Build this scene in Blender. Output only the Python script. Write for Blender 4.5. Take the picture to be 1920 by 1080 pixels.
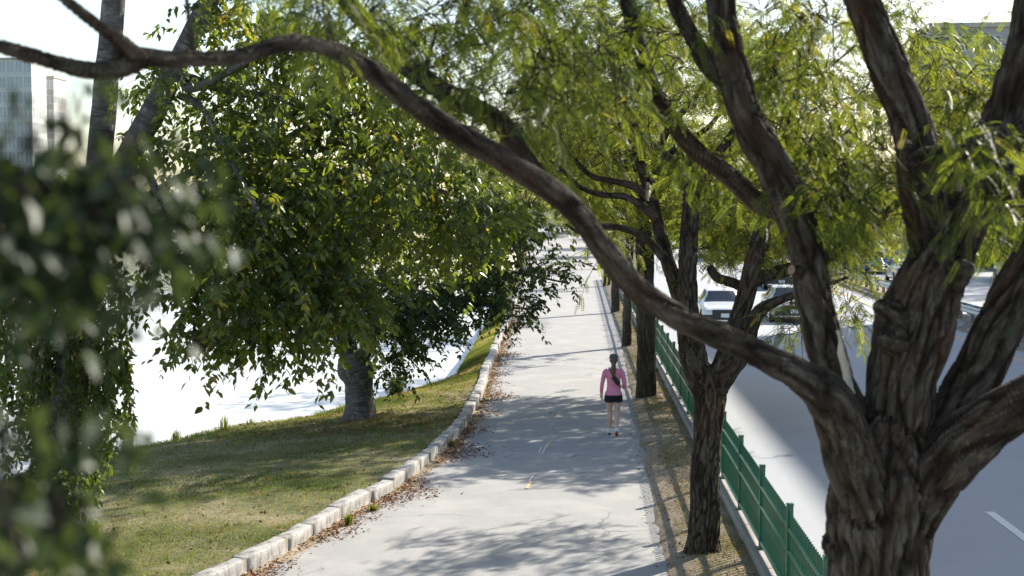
import bpy, bmesh, math, random
import numpy as np
from mathutils import Vector, Matrix, noise as mnoise

for o in list(bpy.data.objects):
    bpy.data.objects.remove(o)
SC = bpy.context.scene
COL = SC.collection
rng = np.random.default_rng(7)
random.seed(7)
rad = math.radians

# ------------------------------------------------------------------ camera
CAM_H = 4.75
YAW, PITCH = rad(2.58), rad(3.33)          # looks a little left of the path direction (+Y) and down
cam_d = bpy.data.cameras.new('camera')
cam = bpy.data.objects.new('camera', cam_d)
COL.objects.link(cam)
cam.location = (0, 0, CAM_H)
cam.rotation_euler = (rad(90) - PITCH, 0, YAW)
cam_d.lens = 50
cam_d.sensor_width = 36
cam_d.clip_start = 0.1
cam_d.clip_end = 4000
cam_d.dof.use_dof = True
cam_d.dof.focus_distance = 27
cam_d.dof.aperture_fstop = 2.8
SC.camera = cam

# ------------------------------------------------------------------ world, sun, exposure
SUN_AZ, SUN_EL = rad(43), rad(31)          # azimuth clockwise from +Y
world = bpy.data.worlds.new('World')
SC.world = world
world.use_nodes = True
wn = world.node_tree
wn.nodes.clear()
sky = wn.nodes.new('ShaderNodeTexSky')
sky.sky_type = 'NISHITA'
sky.sun_disc = False
sky.sun_elevation = SUN_EL
sky.sun_rotation = SUN_AZ
sky.air_density = 1.0
sky.dust_density = 1.2
sky.ozone_density = 0.6
bg = wn.nodes.new('ShaderNodeBackground')
bg.inputs['Strength'].default_value = 0.115
wo = wn.nodes.new('ShaderNodeOutputWorld')
wn.links.new(sky.outputs[0], bg.inputs['Color'])
wn.links.new(bg.outputs[0], wo.inputs['Surface'])

sun_d = bpy.data.lights.new('sun', 'SUN')
sun_d.energy = 4.9
sun_d.angle = rad(0.53)
sun_d.color = (1.0, 0.94, 0.84)
sun = bpy.data.objects.new('sun', sun_d)
COL.objects.link(sun)
sd = Vector((math.sin(SUN_AZ) * math.cos(SUN_EL), math.cos(SUN_AZ) * math.cos(SUN_EL), math.sin(SUN_EL)))
sun.rotation_euler = sd.to_track_quat('Z', 'Y').to_euler()
sun.location = (40, 40, 60)

SC.view_settings.view_transform = 'Standard'
SC.view_settings.look = 'None'
SC.view_settings.exposure = 1.15
SC.view_settings.gamma = 1
SC.view_settings.use_curve_mapping = False
SC.render.engine = 'CYCLES'
SC.cycles.use_denoising = True
SC.cycles.max_bounces = 8
SC.cycles.transmission_bounces = 6
SC.cycles.sample_clamp_indirect = 6

# ------------------------------------------------------------------ picture geometry
F = 1920 * 50 / 36.0
_R = np.array(cam.rotation_euler.to_matrix())

def at(px, py, Y):
    """point on the photo ray through (px,py) at world distance Y along the path direction"""
    d = _R @ np.array([(px - 960) / F, (540 - py) / F, -1.0])
    return np.array([0, 0, CAM_H]) + d * (Y / d[1])

def gnd(px, py, z=0.0):
    d = _R @ np.array([(px - 960) / F, (540 - py) / F, -1.0])
    return np.array([0, 0, CAM_H]) + d * ((z - CAM_H) / d[2])

# ------------------------------------------------------------------ object helpers
def obj(name, me, mat=None, parent=None, loc=None, kind=None):
    o = bpy.data.objects.new(name, me)
    COL.objects.link(o)
    if mat is not None and me is not None and len(me.materials) == 0:
        me.materials.append(mat)
    if parent is not None:
        o.parent = parent
    if loc is not None:
        o.location = loc
    if kind:
        o['kind'] = kind
    return o

def tag(o, label, cat, group=None, kind=None):
    o['label'] = label
    o['category'] = cat
    if group: o['group'] = group
    if kind: o['kind'] = kind
    return o

def thing(name, label, cat, loc=(0, 0, 0), rz=0, group=None):
    o = bpy.data.objects.new(name, None)
    COL.objects.link(o)
    o.empty_display_size = 0.3
    o.location = loc
    o.rotation_euler = (0, 0, rz)
    return tag(o, label, cat, group)

def structure(name, me, mat, label=None):
    o = obj(name, me, mat, kind='structure')
    if label:
        o['label'] = label
    return o

def fast_mesh(name, verts, faces_flat, nper, smooth=False, point_attr=None, tint=None):
    """verts (N,3), faces_flat (M,nper) uniform polygon size"""
    me = bpy.data.meshes.new(name)
    verts = np.asarray(verts, dtype=np.float32)
    fl = np.asarray(faces_flat, dtype=np.int32)
    M = len(fl)
    me.vertices.add(len(verts))
    me.vertices.foreach_set('co', verts.ravel())
    me.loops.add(M * nper)
    me.loops.foreach_set('vertex_index', fl.ravel())
    me.polygons.add(M)
    me.polygons.foreach_set('loop_start', np.arange(0, M * nper, nper, dtype=np.int32))
    me.polygons.foreach_set('loop_total', np.full(M, nper, dtype=np.int32))
    if smooth:
        me.polygons.foreach_set('use_smooth', np.ones(M, dtype=bool))
    if point_attr is not None:
        a = me.attributes.new('bark', 'FLOAT_VECTOR', 'POINT')
        a.data.foreach_set('vector', np.asarray(point_attr, dtype=np.float32).ravel())
    if tint is not None:
        a = me.attributes.new('tint', 'FLOAT', 'POINT')
        a.data.foreach_set('value', np.asarray(tint, dtype=np.float32))
    me.update(calc_edges=True)
    me.validate()
    return me

def bm_mesh(name, bm, smooth=False):
    me = bpy.data.meshes.new(name)
    bm.normal_update()
    bm.to_mesh(me)
    bm.free()
    if smooth:
        for p in me.polygons: p.use_smooth = True
    return me

def box_bm(bm, x0, x1, y0, y1, z0, z1, bevel=0.0, seg=1):
    r = bmesh.ops.create_cube(bm, size=1.0)
    for v in r['verts']:
        v.co = Vector((x0 + (v.co.x + .5) * (x1 - x0), y0 + (v.co.y + .5) * (y1 - y0), z0 + (v.co.z + .5) * (z1 - z0)))
    if bevel:
        es = set()
        for v in r['verts']: es.update(v.link_edges)
        bmesh.ops.bevel(bm, geom=list(es), offset=bevel, segments=seg, profile=.6, affect='EDGES')

def box(name, x0, x1, y0, y1, z0, z1, bevel=0.0, seg=1):
    bm = bmesh.new()
    box_bm(bm, x0, x1, y0, y1, z0, z1, bevel, seg)
    return bm_mesh(name, bm)

def catmull(P, n):
    """resample polyline of rows (any width) to n points, Catmull-Rom by chord length"""
    P = np.asarray(P, float)
    seg = np.linalg.norm(np.diff(P[:, :3], axis=0), axis=1)
    s = np.concatenate([[0], np.cumsum(seg)])
    t = np.linspace(0, s[-1], n)
    Pe = np.vstack([2 * P[0] - P[1], P, 2 * P[-1] - P[-2]])
    out = np.empty((n, P.shape[1]))
    for k, tt in enumerate(t):
        i = min(max(np.searchsorted(s, tt) - 1, 0), len(P) - 2)
        u = (tt - s[i]) / max(seg[i], 1e-9)
        a, b, c, d = Pe[i], Pe[i + 1], Pe[i + 2], Pe[i + 3]
        out[k] = .5 * (2 * b + (c - a) * u + (2 * a - 5 * b + 4 * c - d) * u * u + (3 * b - 3 * c + d - a) * u ** 3)
    return out

def tube_arrays(P, seg, rough=0.0, freq=(9, 2.2), lump=0.0, cap=True, seed=0.0):
    """P rows = x,y,z,r.  returns verts, quads, bark coords"""
    n = len(P)
    C = P[:, :3]
    r = np.maximum(P[:, 3], .0008)
    T = np.gradient(C, axis=0)
    T /= np.linalg.norm(T, axis=1)[:, None] + 1e-12
    ref = np.array([1.0, 0, 0]) if abs(T[0][0]) < .9 else np.array([0, 1.0, 0])
    N = np.empty((n, 3))
    N[0] = ref - T[0] * ref.dot(T[0]); N[0] /= np.linalg.norm(N[0])
    for i in range(1, n):
        v = N[i - 1] - T[i] * N[i - 1].dot(T[i])
        N[i] = v / (np.linalg.norm(v) + 1e-12)
    B = np.cross(T, N)
    s = np.concatenate([[0], np.cumsum(np.linalg.norm(np.diff(C, axis=0), axis=1))])
    th = np.linspace(0, 2 * math.pi, seg, endpoint=False)
    ct, st = np.cos(th), np.sin(th)
    R = np.repeat(r[:, None], seg, 1)
    if rough > 0 or lump > 0:
        for i in range(n):
            for j in range(seg):
                p = Vector((r[i] * ct[j], r[i] * st[j], s[i]))
                d = 0.0
                if rough > 0:
                    w = mnoise.noise(Vector((p.x * 3 + seed, p.y * 3, p.z * 3))) * .05
                    a = mnoise.noise(Vector(((p.x + w) * freq[0] + seed, (p.y + w) * freq[0], (p.z) * freq[1])))
                    b = mnoise.noise(Vector(((p.x + w) * freq[0] * 2.3 + seed, (p.y + w) * freq[0] * 2.3 + 5, (p.z) * freq[1] * 2.6)))
                    d += rough * (1.0 - 2.6 * abs(a) ** .8 + .5 * b)
                if lump > 0:
                    d += lump * r[i] * mnoise.noise(Vector((p.x * 2.2 / max(r[i], .05) * .3 + seed, p.y * .7 / max(r[i], .05) + seed, p.z * 2.1)))
                R[i, j] += d
    V = C[:, None, :] + R[:, :, None] * (ct[None, :, None] * N[:, None, :] + st[None, :, None] * B[:, None, :])
    K = np.stack([r[:, None] * ct[None, :] + seed, r[:, None] * st[None, :], np.repeat(s[:, None], seg, 1)], -1)
    i = np.arange(n - 1)[:, None]
    j = np.arange(seg)[None, :]
    q = np.stack([i * seg + j, i * seg + (j + 1) % seg, (i + 1) * seg + (j + 1) % seg, (i + 1) * seg + j], -1).reshape(-1, 4)
    V = V.reshape(-1, 3)
    K = K.reshape(-1, 3)
    if cap:
        e = (n - 1) * seg
        V = np.vstack([V, C[-1] + T[-1] * r[-1] * .3])
        K = np.vstack([K, [seed, 0, s[-1]]])
        c = len(V) - 1
        jj = np.arange(seg)
        q = np.vstack([q, np.stack([e + jj, e + (jj + 1) % seg, np.full(seg, c), np.full(seg, c)], -1)])
    return V, q, K

def quads_to_mesh(name, parts, smooth=True):
    Vs, Qs, Ks, off = [], [], [], 0
    for V, q, K in parts:
        Vs.append(V); Qs.append(q + off); Ks.append(K); off += len(V)
    V, Q, K = np.vstack(Vs), np.vstack(Qs), np.vstack(Ks)
    tri = Q[:, 2] == Q[:, 3]
    F3 = np.vstack([Q[~tri][:, [0, 1, 2]], Q[~tri][:, [0, 2, 3]], Q[tri][:, :3]])
    return fast_mesh(name, V, F3, 3, smooth=smooth, point_attr=K)

def tubes(paths, sides=3):
    """many thin tubes at once: paths (M,k,3), radii (M,k) -> verts, quads, bark"""
    P, r = paths
    M, k, _ = P.shape
    T = np.gradient(P, axis=1)
    T /= np.linalg.norm(T, axis=2)[..., None] + 1e-9
    ref = np.tile(np.array([.31, .92, .23]), (M, k, 1))
    N = ref - T * (ref * T).sum(-1)[..., None]
    N /= np.linalg.norm(N, axis=2)[..., None] + 1e-9
    B = np.cross(T, N)
    th = np.arange(sides) * 2 * math.pi / sides
    V = P[:, :, None, :] + r[:, :, None, None] * (np.cos(th)[None, None, :, None] * N[:, :, None, :] + np.sin(th)[None, None, :, None] * B[:, :, None, :])
    K = np.zeros((M, k, sides, 3)); K[..., 0] = np.cos(th) * .01; K[..., 1] = np.sin(th) * .01
    K[..., 2] = np.arange(k)[None, :, None] * .1 + np.arange(M)[:, None, None] * .37
    m = np.arange(M)[:, None, None]; i = np.arange(k - 1)[None, :, None]; j = np.arange(sides)[None, None, :]
    b = m * k * sides
    q = np.stack(np.broadcast_arrays(b + i * sides + j, b + i * sides + (j + 1) % sides, b + (i + 1) * sides + (j + 1) % sides, b + (i + 1) * sides + j), -1).reshape(-1, 4)
    return V.reshape(-1, 3), q, K.reshape(-1, 3)

# ------------------------------------------------------------------ materials
class NT:
    def __init__(self, name):
        self.m = bpy.data.materials.new(name)
        self.m.use_nodes = True
        self.t = self.m.node_tree
        self.t.nodes.clear()
        self.out = self.n('ShaderNodeOutputMaterial')
    def n(self, kind, **kw):
        nd = self.t.nodes.new(kind)
        for k, v in kw.items():
            if k.startswith('i_'):
                nd.inputs[k[2:].replace('_', ' ')].default_value = v
            else:
                setattr(nd, k, v)
        return nd
    def l(self, a, b):
        self.t.links.new(a, b)
    def coord(self, kind='Object', scale=(1, 1, 1)):
        if kind in ('bark', 'tint'):
            c = self.n('ShaderNodeAttribute', attribute_name=kind)
            src = c.outputs['Vector'] if kind == 'bark' else c.outputs['Fac']
            if kind == 'tint': return src
        else:
            c = self.n('ShaderNodeTexCoord')
            src = c.outputs[kind]
        mp = self.n('ShaderNodeMapping')
        mp.inputs['Scale'].default_value = scale
        self.l(src, mp.inputs['Vector'])
        return mp.outputs[0]
    def noise(self, vec, scale, detail=4, rough=.55, dist=0):
        nd = self.n('ShaderNodeTexNoise')
        nd.inputs['Scale'].default_value = scale
        nd.inputs['Detail'].default_value = detail
        nd.inputs['Roughness'].default_value = rough
        nd.inputs['Distortion'].default_value = dist
        if vec is not None: self.l(vec, nd.inputs['Vector'])
        return nd.outputs['Fac']
    def voro(self, vec, scale, feature='F1', out='Distance'):
        nd = self.n('ShaderNodeTexVoronoi', feature=feature)
        nd.inputs['Scale'].default_value = scale
        if vec is not None: self.l(vec, nd.inputs['Vector'])
        return nd.outputs[out]
    def ramp(self, fac, stops, interp='LINEAR'):
        r = self.n('ShaderNodeValToRGB')
        r.color_ramp.interpolation = interp
        e = r.color_ramp.elements
        while len(e) < len(stops): e.new(.5)
        for k, (p, c) in enumerate(stops):
            e[k].position = p
            e[k].color = (c[0], c[1], c[2], 1) if hasattr(c, '__len__') else (c, c, c, 1)
        self.l(fac, r.inputs[0])
        return r.outputs[0]
    def mix(self, fac, a, b, blend='MIX'):
        m = self.n('ShaderNodeMix', data_type='RGBA', blend_type=blend)
        for s, v in ((m.inputs[0], fac), (m.inputs[6], a), (m.inputs[7], b)):
            if isinstance(v, bpy.types.NodeSocket): self.l(v, s)
            elif hasattr(v, '__len__'): s.default_value = (v[0], v[1], v[2], 1)
            else: s.default_value = v if s.type == 'VALUE' else (v, v, v, 1)
        return m.outputs[2]
    def math(self, op, a, b=0.0):
        m = self.n('ShaderNodeMath', operation=op)
        for s, v in ((m.inputs[0], a), (m.inputs[1], b)):
            if isinstance(v, bpy.types.NodeSocket): self.l(v, s)
            else: s.default_value = v
        return m.outputs[0]
    def bump(self, h, strength=.5, dist=.02):
        b = self.n('ShaderNodeBump')
        b.inputs['Strength'].default_value = strength
        b.inputs['Distance'].default_value = dist
        self.l(h, b.inputs['Height'])
        return b.outputs[0]
    def pbsdf(self, col, rough=.7, normal=None, metal=0, spec=None, coat=None):
        p = self.n('ShaderNodeBsdfPrincipled')
        for s, v in ((p.inputs['Base Color'], col), (p.inputs['Roughness'], rough), (p.inputs['Metallic'], metal)):
            if isinstance(v, bpy.types.NodeSocket): self.l(v, s)
            elif hasattr(v, '__len__'): s.default_value = (v[0], v[1], v[2], 1)
            else: s.default_value = v
        if normal is not None: self.l(normal, p.inputs['Normal'])
        if spec is not None: p.inputs['Specular IOR Level'].default_value = spec
        if coat is not None: p.inputs['Coat Weight'].default_value = coat
        self.l(p.outputs[0], self.out.inputs['Surface'])
        return p

def simple(name, col, rough=.6, metal=0, vary=.12, scale=6, spec=None, coat=None, bump=0.0):
    t = NT(name)
    v = t.coord('Object')
    f = t.noise(v, scale, 5)
    c = t.mix(f, tuple(x * (1 - vary) for x in col), tuple(min(1, x * (1 + vary)) for x in col))
    t.pbsdf(c, rough, t.bump(t.noise(v, scale * 12, 3), bump, .005) if bump else None, metal, spec, coat)
    return t.m

def bark_mat(name, dark, mid, light, stretch=(11, 11, 2.4), bumpd=.02, moss=None, bands=False):
    t = NT(name)
    v = t.coord('bark', stretch)
    a = t.noise(v, 1.0, 5, .6, .6)
    v2 = t.coord('bark', tuple(x * 3.2 for x in stretch))
    b = t.noise(v2, 1.0, 4, .6)
    rid = t.math('ABSOLUTE', t.math('SUBTRACT', a, .5))
    rid = t.math('MULTIPLY', rid, 4.5)
    h = t.math('ADD', t.math('MULTIPLY', rid, .7), t.math('MULTIPLY', b, .45))
    c = t.ramp(h, [(.10, dark), (.42, mid), (.95, light)])
    if bands:
        vb = t.coord('bark', (2.2, 2.2, 26))
        nb = t.noise(vb, 1.0, 3, .6)
        c = t.mix(t.ramp(nb, [(.48, 0.0), (.62, 1.0)]), c, tuple(x * .45 for x in mid))
        h = t.math('ADD', h, t.math('MULTIPLY', nb, .6))
    big = t.noise(t.coord('bark', (2.6, 2.6, 1.4)), 1.0, 3)
    c = t.mix(t.ramp(big, [(.42, 0.0), (.7, .75)]), c, t.mix(.5, c, light))
    if moss is not None:
        m = t.noise(t.coord('bark', (5, 5, 3.5)), 1.0, 4, .65)
        c = t.mix(t.ramp(m, [(.56, 0.0), (.68, .7)]), c, moss)
    t.pbsdf(c, .9, t.bump(h, .9, bumpd), spec=.15)
    return t.m

def leaf_mat(name, ca, cb, trans_gain=3.0, autumn=None, tw=.5, rough=.45, spec=.35):
    """two-sided leaf: front/back diffuse + light passing through"""
    t = NT(name)
    ti = t.coord('tint')
    c = t.ramp(ti, [(0, ca), (.85, cb), (1, autumn if autumn else cb)])
    p = t.n('ShaderNodeBsdfPrincipled')
    t.l(c, p.inputs['Base Color'])
    p.inputs['Roughness'].default_value = rough
    p.inputs['Specular IOR Level'].default_value = spec
    tr = t.n('ShaderNodeBsdfTranslucent')
    tc = t.mix(1.0, c, (trans_gain * 1.18, trans_gain, trans_gain * .45), 'MULTIPLY')
    t.l(tc, tr.inputs['Color'])
    mx = t.n('ShaderNodeMixShader')
    mx.inputs[0].default_value = tw
    t.l(p.outputs[0], mx.inputs[1]); t.l(tr.outputs[0], mx.inputs[2])
    t.l(mx.outputs[0], t.out.inputs['Surface'])
    return t.m

M = {}
M['bark_locust'] = bark_mat('bark_locust', (.010, .007, .005), (.052, .040, .029), (.135, .115, .088), (13, 13, 2.3), .045, moss=(.12, .125, .08))
def bark_plates(name):
    t = NT(name)
    h0 = t.coord('tint')
    fine = t.noise(t.coord('bark', (45, 45, 12)), 1.0, 4, .65)
    fur = t.noise(t.coord('bark', (22, 22, 4.5)), 1.0, 4, .6, .5)
    fl = t.math('MINIMUM', t.math('MULTIPLY', t.math('ABSOLUTE', t.math('SUBTRACT', fur, .5)), 9), 1.0)
    h = t.math('ADD', t.math('MULTIPLY', h0, .55), t.math('ADD', t.math('MULTIPLY', fl, .25), t.math('MULTIPLY', fine, .3)))
    c = t.ramp(h, [(.12, (.006, .0045, .003)), (.45, (.034, .025, .018)), (.72, (.066, .052, .038)), (1.0, (.125, .106, .082))])
    red = t.noise(t.coord('bark', (3.5, 3.5, 1.2)), 1.0, 4, .6)
    c = t.mix(t.ramp(red, [(.50, 0.0), (.66, .55)]), c, t.mix(.5, c, (.13, .058, .03)))
    mo = t.noise(t.coord('bark', (6, 6, 4)), 1.0, 5, .7)
    c = t.mix(t.ramp(mo, [(.57, 0.0), (.70, .6)]), c, (.105, .115, .07))
    t.pbsdf(c, .92, t.bump(t.math('ADD', fl, fine), .8, .012), spec=.12)
    return t.m
M['bark_fused'] = bark_plates('bark_fused')
M['bark_locust_far'] = bark_mat('bark_locust_far', (.014, .011, .008), (.055, .044, .033), (.13, .115, .09), (10, 10, 2.3), .03)
M['bark_cherry'] = bark_mat('bark_cherry', (.05, .045, .042), (.12, .108, .10), (.23, .215, .20), (5, 5, 5), .01, bands=True)
M['twig'] = simple('twig', (.05, .035, .025), .9, vary=.3)
M['heartwood'] = simple('heartwood', (.24, .155, .10), .85, vary=.25, scale=14, bump=.4)
M['leaf_locust'] = leaf_mat('leaf_locust', (.032, .054, .012), (.078, .106, .018), 2.9, (.14, .14, .022), .54)  # darkened copy: shade of the crown above is put into the colour
M['leaf_locust_far'] = leaf_mat('leaf_locust_far', (.046, .070, .015), (.104, .132, .025), 3.0, (.17, .17, .03), .55)  # brighter, yellower copy of the locust leaf, sunlight put into the colour
M['leaf_cherry'] = leaf_mat('leaf_cherry', (.034, .058, .012), (.092, .124, .020), 3.2, (.15, .14, .02), .50, .34, .6)
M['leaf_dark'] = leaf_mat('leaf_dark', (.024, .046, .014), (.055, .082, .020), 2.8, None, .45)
M['leaf_near'] = leaf_mat('leaf_near', (.020, .038, .014), (.042, .066, .022), 2.0, None, .28, .5, .3)
M['torn'] = simple('torn', (.52, .45, .36), .85, vary=.3, scale=30, bump=.6)  # pale torn wood, made lighter to stand in for sun on it
M['leaf_bank'] = leaf_mat('leaf_bank', (.06, .10, .03), (.13, .17, .05), 2.2, None, .4)
M['leaf_litter'] = leaf_mat('leaf_litter', (.10, .05, .025), (.26, .14, .07), 1.2, (.42, .13, .03), .2, .8, .1)
M['dry_strand'] = leaf_mat('dry_strand', (.22, .16, .11), (.40, .31, .22), 1.2, None, .3)
M['grass'] = leaf_mat('grass', (.045, .085, .014), (.17, .20, .045), 2.0, (.38, .34, .17), .35, .6, .2)
M['grass_dry'] = leaf_mat('grass_dry', (.15, .16, .05), (.34, .30, .16), 1.5, (.46, .37, .23), .3, .7, .15)

def ground_mat(name, stops, scale=1.2, bumps=.5):
    t = NT(name)
    v = t.coord('Object')
    a = t.noise(v, scale, 6, .62)
    b = t.noise(v, scale * 14, 4, .6)
    c = t.ramp(t.math('ADD', t.math('MULTIPLY', a, .75), t.math('MULTIPLY', b, .25)), stops)
    c = t.mix(t.ramp(t.noise(v, scale * 60, 2), [(.35, .55), (.65, 0.0)]), c, tuple(x * .35 for x in stops[0][1]))
    t.pbsdf(c, .95, t.bump(b, bumps, .03), spec=.1)
    return t.m

M['soil_lawn'] = ground_mat('soil_lawn', [(.36, (.07, .09, .028)), (.50, (.17, .165, .075)), (.64, (.34, .28, .19))], .55)
M['soil_strip'] = ground_mat('soil_strip', [(.34, (.17, .165, .085)), (.46, (.34, .275, .20)), (.62, (.48, .39, .31))], .8)
M['soil_far'] = ground_mat('soil_far', [(.35, (.06, .08, .03)), (.6, (.16, .16, .08)), (.75, (.28, .25, .17))], .12)

def asphalt_mat(name, base, crack=.0, patch=.12, fleck=.15, stain=None):
    t = NT(name)
    v = t.coord('Object')
    a = t.noise(v, .35, 5, .6)
    b = t.noise(v, 95, 2, .6)
    c = t.mix(a, tuple(x * (1 - patch) for x in base), tuple(x * (1 + patch) for x in base))
    c = t.mix(t.ramp(b, [(.42, fleck * 2), (.6, 0.0)]), c, tuple(x * .6 for x in base))
    tr = t.noise(t.coord('Object', (1.1, .05, 1)), 1.0, 3, .5)
    c = t.mix(t.ramp(tr, [(.5, 0.0), (.75, .35)]), c, tuple(x * .82 for x in base))
    h = b
    if crack:
        vd = t.n('ShaderNodeVectorMath', operation='ADD')
        nz = t.n('ShaderNodeTexNoise'); nz.inputs['Scale'].default_value = 1.4
        t.l(v, nz.inputs['Vector']); t.l(v, vd.inputs[0])
        sc = t.n('ShaderNodeVectorMath', operation='SCALE'); sc.inputs['Scale'].default_value = .9
        t.l(nz.outputs['Color'], sc.inputs[0]); t.l(sc.outputs[0], vd.inputs[1])
        vo = t.voro(vd.outputs[0], .32, 'DISTANCE_TO_EDGE')
        mask = t.math('MULTIPLY', t.ramp(vo, [(.0, 1.0), (.009, 0.0)]), t.ramp(t.noise(v, .23, 2), [(.47, 0.0), (.56, 1.0)]))
        c = t.mix(t.math('MULTIPLY', mask, crack), c, (.05, .048, .045))
        h = t.math('SUBTRACT', b, t.math('MULTIPLY', mask, 1.5))
        sp = t.ramp(t.noise(v, 5.2, 5, .75), [(.52, 0.0), (.72, .5)])
        c = t.mix(sp, c, tuple(x * .72 for x in base))
        gr = t.ramp(t.noise(v, 28, 3, .8), [(.40, .55), (.62, 0.0)])
        c = t.mix(gr, c, tuple(x * .66 for x in base))
        bl = t.ramp(t.noise(v, 1.1, 4, .6), [(.46, 0.0), (.66, .5)])
        c = t.mix(bl, c, (.42, .40, .375))
    t.pbsdf(c, .88, t.bump(h, .35, .006), spec=.25)
    return t.m

M['asphalt_path'] = asphalt_mat('asphalt_path', (.375, .366, .352), crack=.8)
M['asphalt_road'] = asphalt_mat('asphalt_road', (.38, .39, .405), fleck=.2)
M['granite'] = None
def granite():
    t = NT('granite')
    v = t.coord('Object')
    a = t.noise(v, 2.2, 6, .65)
    b = t.noise(v, 70, 2, .6)
    c = t.ramp(a, [(.34, (.20, .185, .165)), (.47, (.36, .345, .32)), (.64, (.47, .455, .43))])
    c = t.mix(t.ramp(b, [(.40, .6), (.55, 0.0)]), c, (.22, .21, .20))
    st = t.noise(t.coord('Object', (5, 5, 1.2)), 1.0, 4, .7)
    c = t.mix(t.ramp(st, [(.50, 0.0), (.62, .85)]), c, (.14, .115, .09))
    t.pbsdf(c, .85, t.bump(t.math('ADD', a, t.math('MULTIPLY', b, .4)), .5, .02), spec=.25)
    return t.m
M['granite'] = granite()
M['concrete'] = simple('concrete', (.33, .30, .265), .9, vary=.35, scale=3, bump=.5)
M['green_paint'] = simple('green_paint', (.005, .095, .05), .30, vary=.18, scale=9, spec=.6, coat=.5)
M['galvanised'] = simple('galvanised', (.50, .51, .51), .45, metal=.35, vary=.2, scale=5)
M['timber_post'] = simple('timber_post', (.26, .25, .24), .8, vary=.25)
M['line_white'] = simple('line_white', (.66, .66, .64), .8, vary=.18, scale=14)
M['line_yellow'] = simple('line_yellow', (.58, .42, .14), .8, vary=.25, scale=18)
M['line_yellow_worn'] = simple('line_yellow_worn', (.50, .40, .22), .85, vary=.3, scale=25)
M['stone'] = simple('stone', (.36, .345, .32), .9, vary=.35, scale=4, bump=.6)

# ------------------------------------------------------------------ the setting: lines on the ground
_kl = [gnd(*p) for p in ((500, 1060), (640, 975), (740, 920), (800, 875), (860, 822), (893, 770), (905, 740), (925, 680), (950, 620), (975, 555), (993, 500))]
_kx = [-6.2, -5.7, -5.15] + [p[0] for p in _kl] + [-4.3, -5.6, -8.0]
_ky = [5, 11, 15.2] + [p[1] for p in _kl] + [130, 160, 200]
def XL(Y): return np.interp(Y, _ky, _kx)            # kerb foot, path side
_rl = [gnd(*p) for p in ((1240, 1060), (1222, 960), (1195, 822), (1180, 740), (1163, 640), (1140, 560), (1119, 490))]
def XR(Y): return np.interp(Y, [5] + [p[1] for p in _rl] + [200], [1.0] + [p[0] for p in _rl] + [1.2])
_bl = [gnd(px, py, -.25) for px, py in ((180, 848), (300, 828), (400, 805), (560, 787), (650, 767), (760, 742), (850, 717), (905, 690), (925, 645), (945, 610), (965, 570), (985, 515))]
def XB(Y):
    x = np.interp(Y, [-10, 5, 15, 22, 26] + [p[1] for p in _bl] + [130, 170, 200], [-22, -17, -13, -11.4, -10.6] + [p[0] for p in _bl] + [-5, -7, -9])
    return np.minimum(x, XL(Y) - .75)
def bend(Y): return .0006 * np.maximum(0, np.asarray(Y, float) - 45) ** 2
def rise(Y): return 2.6 * np.clip((np.asarray(Y, float) - 110) / 110, 0, 1) ** 2

def strip(name, ys, xa, xb, nx, zf):
    """sheet between two edge lines; zf(u, X, Y) gives the height"""
    ys = np.asarray(ys, float)
    u = np.linspace(0, 1, nx)
    X = xa[:, None] * (1 - u) + xb[:, None] * u
    Y = np.repeat(ys[:, None], nx, 1)
    Z = zf(np.repeat(u[None], len(ys), 0), X, Y)
    V = np.stack([X, Y, Z], -1).reshape(-1, 3)
    i = np.arange(len(ys) - 1)[:, None] * nx
    j = np.arange(nx - 1)[None]
    q = np.stack([i + j, i + j + 1, i + nx + j + 1, i + nx + j], -1).reshape(-1, 4)
    return fast_mesh(name, V, q, 4, smooth=True)

def nz(X, Y, s, seed=0):
    return np.vectorize(lambda a, b: mnoise.noise(Vector((a * s + seed, b * s, seed))))(X, Y)

ysA = np.concatenate([np.arange(-10, 10, 1.0), np.arange(10, 60, .3), np.arange(60, 201, 2)])
def heave(X, Y):
    # root heave and slight waviness of old tarmac
    w = .012 * nz(X, Y, .35, 3) + .006 * nz(X, Y, 1.3, 9)
    r = .035 * np.exp(-((X - .45) / .8) ** 2 - ((Y - 26.6) / .22) ** 2) + .025 * np.exp(-((X - .6) / .9) ** 2 - ((Y - 33.5) / .25) ** 2)
    return w * np.clip((Y - 8) / 10, 0, 1) + r
structure('path', strip('path', ysA, XL(ysA) - .05, XR(ysA) + .35, 18, lambda u, X, Y: heave(X, Y) + rise(Y)), M['asphalt_path'], 'pale worn asphalt riverside path')
def lawn_z(u, X, Y):
    b = np.clip((u - .90) / .10, 0, 1)
    return .17 - .38 * np.clip(u / .9, 0, 1) ** 1.35 - .55 * b ** 1.4 + .035 * nz(X, Y, .5, 1) + .012 * nz(X, Y, 2.3, 5)
LAWN_N = 26
structure('lawn', strip('lawn', ysA, XL(ysA) - .22, XB(ysA) - .35, LAWN_N, lawn_z), M['soil_lawn'], 'patchy riverside lawn sloping to the water')
def strip_z(u, X, Y):
    return np.where(u < .02, -.03, .012 + .07 * np.sin(np.clip(u, 0, 1) * math.pi * .8) + .02 * nz(X, Y, 1.1, 4)) + rise(Y)
edge = XR(ysA) + .10 * nz(ysA, ysA * 0, .9, 2) + .05 * nz(ysA, ysA * 0, 3.1, 8)
structure('verge', strip('verge', ysA, edge, np.full(len(ysA), 2.36), 14, strip_z), M['soil_strip'], 'bare dry grass verge between path and fence')

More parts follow.
